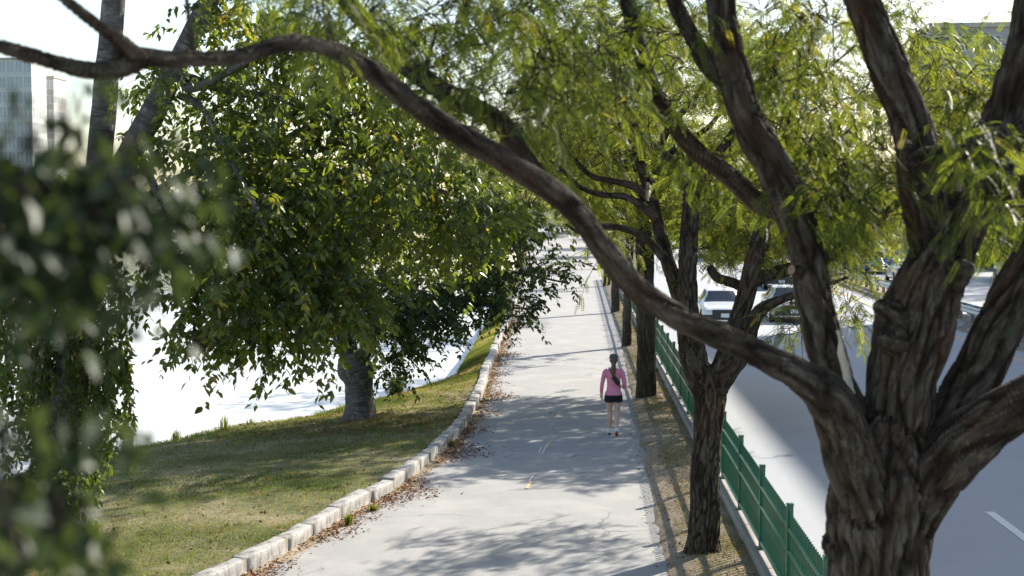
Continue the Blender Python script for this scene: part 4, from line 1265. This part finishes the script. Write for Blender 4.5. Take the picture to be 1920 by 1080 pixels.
litter('lawn_leaves', 'scattered brown and orange fallen leaves on the lawn', np.stack([x, y, lawn_z(uu, x, y) + .03], -1), rng.uniform(.04, .09, len(x)), M['leaf_litter'], rng.random(len(x)))
n = 2600
y = 14 + 40 * rng.random(n) ** 1.3; u = rng.random(n)
x = (XR(y) - .12) * (1 - u) + 2.3 * u
litter('verge_leaves', 'small dry fallen leaves on the verge', np.stack([x, y, .03 + .07 * np.sin(u * math.pi * .8)], -1), rng.uniform(.025, .06, n), M['leaf_litter'], rng.random(n) ** 1.3)

# ------------------------------------------------------------------ the walking woman
M['skin'] = simple('skin', (.62, .40, .30), .5, vary=.08, scale=8)
M['pink_knit'] = simple('pink_knit', (.72, .25, .36), .85, vary=.12, scale=14, bump=.3)
M['navy_cloth'] = simple('navy_cloth', (.008, .010, .018), .8, vary=.3, scale=14)
M['cap_cloth'] = simple('cap_cloth', (.075, .080, .072), .85, vary=.15, scale=18)
M['hair'] = simple('hair', (.13, .065, .032), .5, vary=.4, scale=30)
M['black_nylon'] = simple('black_nylon', (.010, .010, .011), .6, vary=.3)
M['shoe_white'] = simple('shoe_white', (.62, .70, .72), .6, vary=.15, scale=25)
M['sole_red'] = simple('sole_red', (.42, .06, .035), .7, vary=.2)
M['dark_rubber'] = simple('dark_rubber', (.015, .015, .016), .8)
M['eye'] = simple('eye', (.05, .03, .02), .2)
M['lip'] = simple('lip', (.42, .13, .12), .5)

def ell_rings(rings, seg=24):
    """rings: (x,y,z,rx,ry) horizontal ellipses, closed at both ends"""
    R = catmull(np.array(rings, float), len(rings) * 4)
    th = np.linspace(0, 2 * math.pi, seg, endpoint=False)
    V = np.stack([R[:, 0:1] + R[:, 3:4] * np.cos(th), R[:, 1:2] + R[:, 4:5] * np.sin(th), np.repeat(R[:, 2:3], seg, 1)], -1).reshape(-1, 3)
    n = len(R)
    i = np.arange(n - 1)[:, None]; j = np.arange(seg)[None]
    q = np.stack([i * seg + j, i * seg + (j + 1) % seg, (i + 1) * seg + (j + 1) % seg, (i + 1) * seg + j], -1).reshape(-1, 4)
    V = np.vstack([V, R[0, :3], R[-1, :3]])
    a, b = len(V) - 2, len(V) - 1
    jj = np.arange(seg)
    q = np.vstack([q, np.stack([(jj + 1) % seg, jj, np.full(seg, a), np.full(seg, a)], -1), np.stack([(n - 1) * seg + jj, (n - 1) * seg + (jj + 1) % seg, np.full(seg, b), np.full(seg, b)], -1)])
    return V, q, np.zeros((len(V), 3))
def rod(pts, seg=14, n=None):
    P = catmull(np.array(pts, float), n or max(8, len(pts) * 5))
    V, q, K = tube_arrays(P, seg)
    c = len(V); V = np.vstack([V, P[0, :3]]); K = np.vstack([K, [0, 0, 0]])
    jj = np.arange(seg)
    q = np.vstack([q, np.stack([(jj + 1) % seg, jj, np.full(seg, c), np.full(seg, c)], -1)])
    return V, q, K
def ball(c, r, seg=16):
    c = np.array(c, float); r = np.array(r, float)
    return ell_rings([(c[0], c[1], c[2] + r[2] * math.sin(a), max(r[0] * math.cos(a), .001), max(r[1] * math.cos(a), .001)) for a in np.linspace(-1.5, 1.5, 9)], seg)
def fused(name, parts, mat, parent, voxel=.007, smooth=6):
    o = obj(name, quads_to_mesh(name, parts), mat, parent)
    m = o.modifiers.new('r', 'REMESH'); m.mode = 'VOXEL'; m.voxel_size = voxel; m.use_smooth_shade = True
    m = o.modifiers.new('s', 'SMOOTH'); m.factor = .5; m.iterations = smooth
    return o
wp = gnd(1150, 817)
wz = float(heave(np.array([wp[0]]), np.array([wp[1]]))[0])
wo_ = thing('person', 'walking woman in pink long-sleeved top, dark shorts and grey cap with ponytail', 'person', (wp[0], wp[1], wz + .004), rad(-2))
def hand(w, d, side, curl=.6):
    """palm and five fingers from wrist w along direction d; side = thumb side vector"""
    w = np.array(w, float); d = np.array(d, float) / np.linalg.norm(d); s = np.array(side, float); s -= d * s.dot(d); s /= np.linalg.norm(s)
    n = np.cross(d, s)
    out = [rod([(*w, .026), (*(w + d * .04), .032), (*(w + d * .085), .034)], 12)]
    for k, (o_, L) in enumerate(((.026, .068), (.009, .078), (-.009, .072), (-.026, .055))):
        b = w + d * .08 + s * o_
        k1 = b + d * L * .5 + n * L * .10 * curl; k2 = k1 + (d * .7 + n * .7 * curl) * L * .35; k3 = k2 + (d * .2 + n * curl) * L * .25
        out.append(rod([(*b, .0095), (*k1, .009), (*k2, .0085), (*k3, .007)], 8))
    t0 = w + d * .025 + s * .022
    t1 = t0 + d * .035 + s * .026; t2 = t1 + d * .032 + s * .004 + n * .012
    out.append(rod([(*t0, .013), (*t1, .0105), (*t2, .008)], 8))
    return out
body = [ell_rings([(0, 0, .82, .13, .10), (0, -.01, .90, .155, .115), (0, 0, 1.02, .125, .085), (0, 0, 1.14, .128, .09), (0, 0, 1.26, .15, .10), (0, 0, 1.33, .15, .085), (0, .0, 1.38, .09, .06)]),
        rod([(0, -.005, 1.34, .058), (0, .005, 1.42, .05), (0, .02, 1.50, .052)]),
        ball((0, .022, 1.56), (.074, .092, .105)), ball((0, .05, 1.50), (.052, .058, .052)), rod([(0, .105, 1.575, .009), (0, .125, 1.54, .013), (0, .112, 1.53, .009)], 8),
        ball((-.076, .015, 1.55), (.012, .02, .03), 8), ball((.076, .015, 1.55), (.012, .02, .03), 8),
        rod([(-.085, 0, .90, .092), (-.086, .03, .74, .083), (-.082, .075, .56, .062), (-.08, .085, .48, .055), (-.078, .07, .36, .054), (-.076, .08, .22, .041), (-.075, .09, .10, .034)]),
        rod([(-.075, .07, .065, .036), (-.078, .14, .055, .036), (-.083, .25, .035, .03)]),
        rod([(.085, 0, .90, .092), (.084, .02, .74, .083), (.078, .03, .56, .062), (.075, .02, .47, .055), (.072, -.05, .36, .055), (.068, -.12, .24, .041), (.065, -.165, .15, .034)]),
        rod([(.066, -.18, .125, .036), (.069, -.12, .085, .036), (.073, -.03, .045, .03)]),
        rod([(-.15, 0, 1.325, .052), (-.185, -.005, 1.27, .046), (-.21, -.02, 1.17, .04), (-.232, -.03, 1.06, .034), (-.243, -.01, .96, .033), (-.248, .015, .86, .026)]),
        rod([(.15, 0, 1.325, .052), (.185, -.01, 1.27, .046), (.21, -.04, 1.17, .04), (.225, -.06, 1.07, .036), (.222, .04, 1.01, .033), (.205, .16, .98, .025)])]
body += hand((-.248, .015, .865), (-.02, .10, -1), (.25, 1, 0)) + hand((.207, .15, .982), (-.15, 1, .05), (-.6, 0, .8))
fused('body', body, M['skin'], wo_, .006, 5)
for sx in (-1, 1):
    e = obj('eye', quads_to_mesh('eye', [ball((sx * .03, .106, 1.565), (.011, .008, .008), 10)]), M['eye'], wo_)
obj('mouth', quads_to_mesh('mouth', [ball((0, .106, 1.505), (.022, .008, .007), 10)]), M['lip'], wo_)
top = [ell_rings([(0, -.010, .825, .160, .126), (0, -.010, .865, .176, .137), (0, -.006, .93, .150, .112), (0, 0, 1.03, .136, .098), (0, 0, 1.14, .140, .103), (0, 0, 1.26, .160, .110), (0, 0, 1.33, .158, .094), (0, -.002, 1.375, .105, .074), (0, .0, 1.40, .068, .06)]),
       rod([(-.12, 0, 1.335, .058), (-.165, 0, 1.315, .056), (-.19, -.006, 1.26, .052), (-.213, -.02, 1.17, .047), (-.234, -.03, 1.06, .042), (-.244, -.01, .97, .040), (-.249, .013, .875, .034)]),
       rod([(.12, 0, 1.335, .058), (.165, 0, 1.315, .056), (.19, -.01, 1.26, .052), (.213, -.04, 1.17, .047), (.228, -.06, 1.07, .044), (.222, .04, 1.01, .040), (.206, .14, .983, .034)])]
fused('shirt', top, M['pink_knit'], wo_, .007, 4)
sh = [ell_rings([(0, -.012, .75, .12, .09), (0, -.014, .80, .165, .125), (0, -.012, .86, .168, .130), (0, -.006, .90, .158, .120), (0, -.004, .925, .145, .105)]),
      rod([(-.08, -.004, .86, .095), (-.087, .01, .78, .102), (-.089, .022, .70, .104)]), rod([(.08, -.004, .86, .095), (.087, .008, .78, .102), (.089, .014, .70, .104)])]
fused('shorts', sh, M['navy_cloth'], wo_, .008, 3)
hair = [ball((0, .006, 1.575), (.083, .098, .105)), rod([(0, -.085, 1.55, .03), (0, -.125, 1.52, .035), (.0, -.135, 1.45, .048), (-.005, -.13, 1.37, .05), (-.004, -.125, 1.29, .042), (.0, -.12, 1.22, .016)])]
hair[0] = ball((0, -.012, 1.57), (.081, .086, .10))
fused('hair', hair, M['hair'], wo_, .007, 3)
obj('hair_band', quads_to_mesh('hair_band', [rod([(0, -.105, 1.535, .034), (0, -.118, 1.525, .036)], 12)]), M['black_nylon'], wo_)
capm = [ell_rings([(0, .015, 1.60, .092, .108), (0, .014, 1.64, .086, .10), (0, .01, 1.675, .062, .072), (0, .008, 1.69, .02, .022)]), ell_rings([(0, .125, 1.595, .075, .085), (0, .13, 1.605, .075, .085)])]
cp = fused('cap', capm, M['cap_cloth'], wo_, .006, 2)
bm = bmesh.new(); box_bm(bm, -.047, .047, -.022, .022, -.10, .10, .018, 3)
bag = obj('sling_bag', bm_mesh('sling_bag', bm, True), M['black_nylon'], wo_, (.052, -.128, 1.155)); bag.rotation_euler = (rad(-4), rad(-38), 0)
obj('strap', quads_to_mesh('strap', [rod([(.105, -.10, 1.08, .011), (.15, -.02, 1.0, .011), (.10, .115, 1.10, .011), (-.05, .12, 1.28, .011), (-.10, .06, 1.385, .011), (-.07, -.075, 1.36, .011), (-.01, -.118, 1.245, .012)], 6, 60)]), M['black_nylon'], bag)
bag.children[0].matrix_parent_inverse = bag.matrix_basis.inverted()
for nm, a in (('shoe', [(-.075, .05, .05), (-.079, .14, .05), (-.084, .26, .035)]), ('shoe', [(.066, -.195, .125), (.069, -.12, .085), (.073, -.01, .037)])):
    a = np.array(a)
    up = np.array([0, 0, 1.0])
    f = unit(a[2] - a[0]); side = np.cross(f, up); nrm = np.cross(side, f)
    parts = [rod([(*(a[0] - f * .01), .026), (*(a[0] + f * .03 + nrm * .02), .044), (*(a[1] + nrm * .005), .042), (*(a[1] + f * .07 - nrm * .004), .040), (*(a[2] + f * .01), .022)], 14)]
    s = fused('shoe', parts, M['shoe_white'], wo_, .006, 2)
    so = obj('sole', quads_to_mesh('sole', [rod([(*(a[0] - f * .018 - nrm * .032), .014), (*(a[0] + f * .05 - nrm * .034), .03), (*(a[1] - nrm * .034), .026), (*(a[1] + f * .06 - nrm * .034), .034), (*(a[2] + f * .022 - nrm * .018), .012)], 12)]), M['sole_red'] if a[0][0] > 0 else M['dark_rubber'], s)
    sk = obj('sock', quads_to_mesh('sock', [rod([(*(a[0] + nrm * .03 + f * .02), .04), (*(a[0] + nrm * .075 + f * .018), .038)], 12)]), M['line_white'], s)

# ------------------------------------------------------------------ cars
M['car_glass'] = simple('car_glass', (.03, .036, .04), .06, vary=.1, spec=.8)
M['chrome'] = simple('chrome', (.7, .7, .7), .2, metal=.9)
M['lamp_white'] = simple('lamp_white', (.75, .75, .72), .15)
M['lamp_red'] = simple('lamp_red', (.55, .03, .015), .2)
M['plate'] = simple('plate', (.72, .72, .74), .4)
M['rim'] = simple('rim', (.42, .42, .43), .3, metal=.6)
M['plastic'] = simple('plastic', (.035, .036, .038), .6)
def paint(name, c): return simple(name, c, .28, metal=.15, vary=.04, scale=2, coat=.6)
PAINT = {'blue': paint('paint_blue', (.06, .16, .36)), 'silver': paint('paint_silver', (.42, .44, .47)), 'white': paint('paint_white', (.70, .70, .69)), 'black': paint('paint_black', (.012, .013, .015)), 'grey': paint('paint_grey', (.20, .22, .26)), 'gold': paint('paint_gold', (.48, .46, .41))}
SUV = [(0, .38, .68, .74, .70, .66), (.015, .26, .80, .86, .83, .76), (.08, .22, .92, .92, .95, .80), (.24, .22, 1.00, .94, 1.07, .80), (.36, .22, 1.03, .94, 1.56, .66), (.48, .22, 1.04, .94, 1.66, .68), (.74, .22, 1.05, .94, 1.65, .68), (.88, .22, 1.06, .93, 1.56, .66), (.965, .26, 1.06, .90, 1.12, .76), (.99, .34, .98, .87, 1.0, .74), (1, .42, .85, .80, .88, .70)]
SEDAN = [(0, .36, .60, .72, .62, .64), (.015, .22, .70, .84, .72, .74), (.08, .18, .78, .88, .81, .76), (.29, .18, .88, .90, .94, .76), (.43, .18, .91, .90, 1.38, .60), (.54, .18, .92, .90, 1.43, .62), (.68, .18, .93, .90, 1.40, .61), (.84, .18, .95, .89, 1.04, .70), (.965, .22, .95, .86, .99, .72), (.99, .32, .90, .82, .92, .70), (1, .40, .76, .76, .79, .66)]
def car(label, x, y, z, heading, L, st, color, clad=False, letters=None, group='cars on the roads'):
    W = 1.0
    root = thing('parked_car' if 'parked' in label else 'car', label, 'car', (x, y, z), heading, group)
    S = catmull(np.array([(s[0] * L, s[1], s[2], s[3], s[4], s[5]) for s in st]), 60)
    S = np.array([[np.interp(t, [s[0] for s in st], [s[k] for s in st]) for k in range(1, 6)] for t in np.linspace(0, 1, 56)])
    S = np.apply_along_axis(lambda v: np.convolve(np.pad(v, 1, 'edge'), [.2, .6, .2], 'valid'), 0, S)
    T = np.linspace(0, 1, 56)
    rows = []
    for t, (zb, zs, w, zr, wr) in zip(T, S):
        yy = L * (.5 - t)
        h = [(w * .55, zb), (w * .93, zb + .02), (w, zb + .16), (w * 1.005, (zb + zs) / 2), (w * .985, zs - .10), (w * .955, zs), (wr + .6 * (w * .93 - wr) * .35, zs + (zr - zs) * .62), (wr, zr - .045 * min(1, (zr - zs) / .3)), (wr * .86, zr), (wr * .4, zr + .012)]
        rows.append([(a, yy, b) for a, b in h] + [(-a, yy, b) for a, b in reversed(h)])
    R = np.array(rows); n, m, _ = R.shape
    V = R.reshape(-1, 3)
    i = np.arange(n - 1)[:, None]; j = np.arange(m)[None]
    q = np.stack([i * m + j, i * m + (j + 1) % m, (i + 1) * m + (j + 1) % m, (i + 1) * m + j], -1).reshape(-1, 4)
    c0, c1 = len(V), len(V) + 1
    V = np.vstack([V, R[0].mean(0), R[-1].mean(0)])
    jj = np.arange(m)
    q = np.vstack([q, np.stack([(jj + 1) % m, jj, np.full(m, c0), np.full(m, c0)], -1), np.stack([(n - 1) * m + jj, (n - 1) * m + (jj + 1) % m, np.full(m, c1), np.full(m, c1)], -1)])
    obj('body', quads_to_mesh('body', [(V, q, np.zeros((len(V), 3)))]), PAINT[color], root)
    def panel(name, ia, ib, ka, kb, mat, off=.006, both=True, par=root):
        for sgn in ((0, 1) if both else (0,)):
            idx = [k if sgn == 0 else m - 1 - k for k in range(ka, kb + 1)]
            g = R[ia:ib + 1][:, idx]
            du = np.gradient(g, axis=0); dv = np.gradient(g, axis=1)
            nn = unit(np.cross(du, dv)) * (1 if sgn == 0 else -1)
            if nn[..., 0].mean() * (1 if sgn == 0 else -1) < 0: nn = -nn
            g2 = g + nn * off
            a, b, _ = g2.shape
            ii = np.arange(a - 1)[:, None] * b; kk = np.arange(b - 1)[None]
            qq = np.stack([ii + kk, ii + kk + 1, ii + b + kk + 1, ii + b + kk], -1).reshape(-1, 4)
            obj(name, fast_mesh(name, g2.reshape(-1, 3), qq, 4, True), mat, par)
    def idx(t): return int(round(t * 55))
    suv = st is SUV
    if suv:
        spans = [(.335, .50), (.515, .70), (.715, .84)]; ws, rs_ = (.245, .345), (.895, .955)
    else:
        spans = [(.39, .54), (.555, .70)]; ws, rs_ = (.30, .42), (.71, .83)
    for a, b in spans: panel('side_window', idx(a), idx(b), 5, 7, M['car_glass'])
    for nm, (a, b) in (('windscreen', ws), ('rear_window', rs_)):
        g = R[idx(a):idx(b) + 1][:, [7, 8, 9, m - 10, m - 9, m - 8]]
        g = g * np.array([.94, 1, 1]) + np.array([0, .008 if nm == 'windscreen' else -.008, .010])
        A, B, _ = g.shape
        ii = np.arange(A - 1)[:, None] * B; kk = np.arange(B - 1)[None]
        qq = np.stack([ii + kk, ii + kk + 1, ii + B + kk + 1, ii + B + kk], -1).reshape(-1, 4)
        obj(nm, fast_mesh(nm, g.reshape(-1, 3), qq, 4, True), M['car_glass'], root)
    r = .34 if suv else .31
    for fy in (L * .31, -L * .30):
        for sx in (-1, 1):
            bm = bmesh.new(); bmesh.ops.create_cone(bm, cap_ends=True, radius1=r, radius2=r, depth=.22, segments=28)
            bmesh.ops.bevel(bm, geom=[e for e in bm.edges if abs(e.verts[0].co.z - e.verts[1].co.z) < .01], offset=.03, segments=2, affect='EDGES')
            w = obj('wheel', bm_mesh('wheel', bm, True), M['dark_rubber'], root, (sx * (S[20, 2] - .09), fy, r)); w.rotation_euler = (0, rad(90), 0)
            bm = bmesh.new(); bmesh.ops.create_cone(bm, cap_ends=True, radius1=r * .66, radius2=r * .6, depth=.03, segments=20)
            ri = obj('rim', bm_mesh('rim', bm), M['rim'], w, (0, 0, sx * .112))
            bm = bmesh.new(); bmesh.ops.create_cone(bm, cap_ends=True, radius1=r * 1.16, radius2=r * 1.16, depth=.02, segments=28)
            ar = obj('wheel_arch', bm_mesh('wheel_arch', bm), M['plastic'], root, (sx * (S[20, 2] + .004), fy, r + .02)); ar.rotation_euler = (0, rad(90), 0)
    hf, hr = (.74, .92) if suv else (.64, .80)
    for sx in (-1, 1):
        obj('headlight', box('headlight', -.17, .17, -.10, .02, -.05, .05, .02, 2), M['lamp_white'], root, (sx * .62, L * .5 - .07, hf + .04))
        obj('tail_light', box('tail_light', -.15, .15, -.02, .10, -.06, .06, .02, 2), M['lamp_red'], root, (sx * .66, -L * .5 + .03, hr))
        mi = obj('wing_mirror', box('wing_mirror', -.09, .09, -.05, .05, -.06, .06, .03, 2), PAINT[color], root, (sx * 1.0, L * .20, (1.10 if suv else .98)))
    obj('bumper', box('bumper', -.78, .78, -.06, .05, -.10, .12, .03, 2), M['plastic'], root, (0, L * .5 - .01, .40))
    obj('bumper', box('bumper', -.78, .78, -.05, .05, -.12, .12, .03, 2), M['plastic'] if clad else PAINT[color], root, (0, -L * .5 + .02, .44))
    gl = obj('grille', box('grille', -.5, .5, -.02, .03, -.12, .12, .02), M['plastic'], root, (0, L * .5 - .01, hf - .04))
    obj('chrome_strip', box('chrome_strip', -.8, .8, -.01, .03, -.02, .02), M['chrome'], root, (0, L * .5 + .045, .34 if suv else .30))
    obj('number_plate', box('number_plate', -.16, .16, 0, .012, -.08, .08), M['plate'], root, (0, L * .5 + .05, .50))
    obj('number_plate', box('number_plate', -.16, .16, -.012, 0, -.08, .08), M['plate'], root, (0, -L * .5 - .035, .62))
    if clad:
        obj('silver_skid', box('skid', -.6, .6, -.02, .0, -.035, .035, .01), M['rim'], root, (0, -L * .5 - .032, .42))
        for sx in (-1, 1): obj('roof_rail', box('roof_rail', -.02, .02, -.9, .9, 0, .05, .01), M['plastic'], root, (sx * .6, -.35, 1.62))
    if letters: pass
    return root
away, toward = 0.0, math.pi
def road_pt(px, py):
    p = gnd(px, py, -.1); return p[0], p[1]
def put(label, px, py, hd, L, st, col, **k):
    x, y = road_pt(px, py); z = -.098 + float(rise(y))
    a = -math.atan(.0012 * max(0, y - 45))
    return car(label, x, y, z, hd + a, L, st, col, **k)
put('blue crossover with dark lower cladding and roof rails beyond the guardrail', 1642, 511, away, 4.4, SUV, 'blue', clad=True)
put('pale silver sedan with red tail lights queuing right behind the blue crossover', 1695, 528, away, 4.7, SEDAN, 'silver')
put('silver sport utility car alone on the sunlit right side of the far carriageway', 1903, 527, away, 4.6, SUV, 'silver')
put('white sedan queuing ahead of the blue crossover beyond the guardrail', 1612, 487, away, 4.5, SEDAN, 'white')
put('black sport utility car with chrome lip facing along the near carriageway', 1458, 540, toward, 4.9, SUV, 'black')
put('pale gold sedan just in front of the black car on the near carriageway', 1475, 598, toward, 4.7, SEDAN, 'gold')
put('white sedan passing close to the fence on the near carriageway', 1350, 606, toward, 4.6, SEDAN, 'white')
put('dark van-like car farther up the far carriageway behind the white sign', 1551, 452, away, 4.9, SUV, 'black')
for k, px in enumerate((1316, 1336, 1357, 1380, 1405)):
    y = 168 + k * 2.2; q = at(px, 402, y)
    car(['white sedan parked first in the distant row', 'silver crossover parked second in the distant row', 'white crossover parked in the middle of the distant row', 'grey sedan parked fourth in the distant row', 'white sedan parked last in the distant row by the pole'][k],
        q[0], y, float(rise(y)) - .15, rad(150), 4.6, [SEDAN, SUV, SUV, SEDAN, SEDAN][k], ['white', 'silver', 'white', 'grey', 'white'][k], group='cars parked in the distance')

# road sign and lamp post
x, y = road_pt(1545, 478)
sg = thing('road_sign', 'small white sign board on a grey steel pole by the far road', 'sign', (x, y, -.1 + float(rise(y))))
obj('pole', box('pole', -.04, .04, -.04, .04, 0, 3.0, .01), M['galvanised'], sg)
bm = bmesh.new(); bmesh.ops.create_circle(bm, cap_ends=True, radius=.5, segments=4)
r_ = bmesh.ops.extrude_face_region(bm, geom=bm.faces[:]); bmesh.ops.translate(bm, verts=[v for v in r_['geom'] if isinstance(v, bmesh.types.BMVert)], vec=(0, 0, .02))
o = obj('board', bm_mesh('board', bm), M['line_white'], sg, (0, -.05, 3.1)); o.rotation_euler = (rad(90), 0, 0)
q = at(1384, 402, 176)
lp = thing('lamp_post', 'tall pale grey lamp post standing by the distant parked cars', 'lamp post', (q[0], 176, float(rise(176)) - .2))
bm = bmesh.new(); bmesh.ops.create_cone(bm, cap_ends=True, radius1=.14, radius2=.08, depth=8, segments=12); bmesh.ops.translate(bm, verts=bm.verts, vec=(0, 0, 4))
obj('pole', bm_mesh('pole', bm), M['galvanised'], lp)
obj('arm', box('arm', -1.6, 0, -.05, .05, 7.85, 7.95, .01), M['galvanised'], lp)
obj('lamp_head', box('lamp_head', -2.1, -1.5, -.14, .14, 7.8, 7.95, .04, 2), M['galvanised'], lp)

# ------------------------------------------------------------------ buildings
M['brick'] = simple('brick', (.30, .13, .085), .9, vary=.3, scale=9, bump=.4)
M['stone_trim'] = simple('stone_trim', (.50, .46, .40), .9, vary=.15)
M['grey_render'] = simple('grey_render', (.42, .41, .39), .85, vary=.12)
M['tower_wall'] = simple('tower_wall', (.50, .52, .54), .7, vary=.1, scale=.5)
M['tower_glass'] = simple('tower_glass', (.28, .34, .38), .12, vary=.3, scale=.3, spec=.8)
M['window_glass'] = simple('window_glass', (.10, .13, .15), .08, vary=.3, scale=.4, spec=.8)
M['frame_white'] = simple('frame_white', (.62, .62, .60), .6)
def block(name, label, x, y, z, w, d, h, rz, wall, glass, nx, nz_, faces=('front', 'left'), win=(.62, .6), trim=None, ny=None, fw=.08):
    """w along local x (front faces -y), d along y; windows recessed in frames on the named faces"""
    root = thing(name, label, 'building', (x, y, z), rz)
    obj('wall', box('wall', 0, w, 0, d, -1, h), wall, root)
    obj('roof', box('roof', -.25, w + .25, -.25, d + .25, h, h + .5), trim or M['stone_trim'], root)
    ny = ny or max(2, int(d / (w / nx)))
    sh = h / nz_
    for face in faces:
        n, span = (nx, w) if face == 'front' else (ny, d)
        cw = span / n
        ww, wh = cw * win[0], sh * win[1]
        fr = bmesh.new()
        for a, b, c, e in ((-ww / 2 - fw, ww / 2 + fw, wh / 2, wh / 2 + fw), (-ww / 2 - fw - .04, ww / 2 + fw + .04, -wh / 2 - fw - .04, -wh / 2), (-ww / 2 - fw, -ww / 2, -wh / 2, wh / 2), (ww / 2, ww / 2 + fw, -wh / 2, wh / 2), (-fw * .4, fw * .4, -wh / 2, wh / 2)):
            box_bm(fr, a, b, -.07, .02, c, e)
        fr = bm_mesh('frame', fr)
        pane = box('pane', -ww / 2, ww / 2, -.02, .01, -wh / 2, wh / 2)
        for i in range(n):
            for k in range(nz_):
                o = obj('window', fr, M['frame_white'], root)
                p = obj('pane', pane, glass, o)
                t = (i + .5) * cw; zz = (k + .52) * sh
                if face == 'front': o.location = (t, -.005, zz)
                elif face == 'right':
                    o.location = (w + .005, t, zz); o.rotation_euler = (0, 0, rad(90))
                else:
                    o.location = (-.005, t, zz); o.rotation_euler = (0, 0, rad(-90))
    return root
ta = at(-62, 300, 330); tb = at(62, 300, 330)
block('office_tower', 'pale glass office tower rising beyond the far bank', ta[0], 330, 0, tb[0] - ta[0], 9, at(0, 112, 330)[2], 0, M['frame_white'], M['tower_glass'], 8, 11, ('front', 'right'), (.74, .70), ny=5, fw=.3)
ta = at(66, 300, 342); tb = at(103, 300, 342)
block('office_block', 'lower grey office block standing beside the glass tower', ta[0], 342, 0, tb[0] - ta[0], 9, at(0, 146, 342)[2], 0, M['grey_render'], M['tower_glass'], 5, 10, ('front', 'right'), (.55, .5), ny=4, fw=.2)
p = at(1884, 400, 116)
block('brick_building', 'red brick building with pale stone trim at the top of the embankment', p[0], 116, 2.6, 12, 16, 5.6, rad(-4), M['brick'], M['window_glass'], 5, 2, ('front', 'left'), (.4, .5))
p = at(1745, 100, 150)
block('grey_building', 'grey building with white framed windows behind the embankment trees', p[0], 150, 3, 10, 12, at(0, 62, 150)[2] - 3, rad(-3), M['grey_render'], M['window_glass'], 4, 6, ('front', 'left'), (.6, .42))
block('apartment_block', 'long brick apartment block beside the road, shading the carriageway', 34, 22, 0, 14, 60, 25.6, 0, M['brick'], M['window_glass'], 5, 8, ('left',), (.45, .5), ny=12)
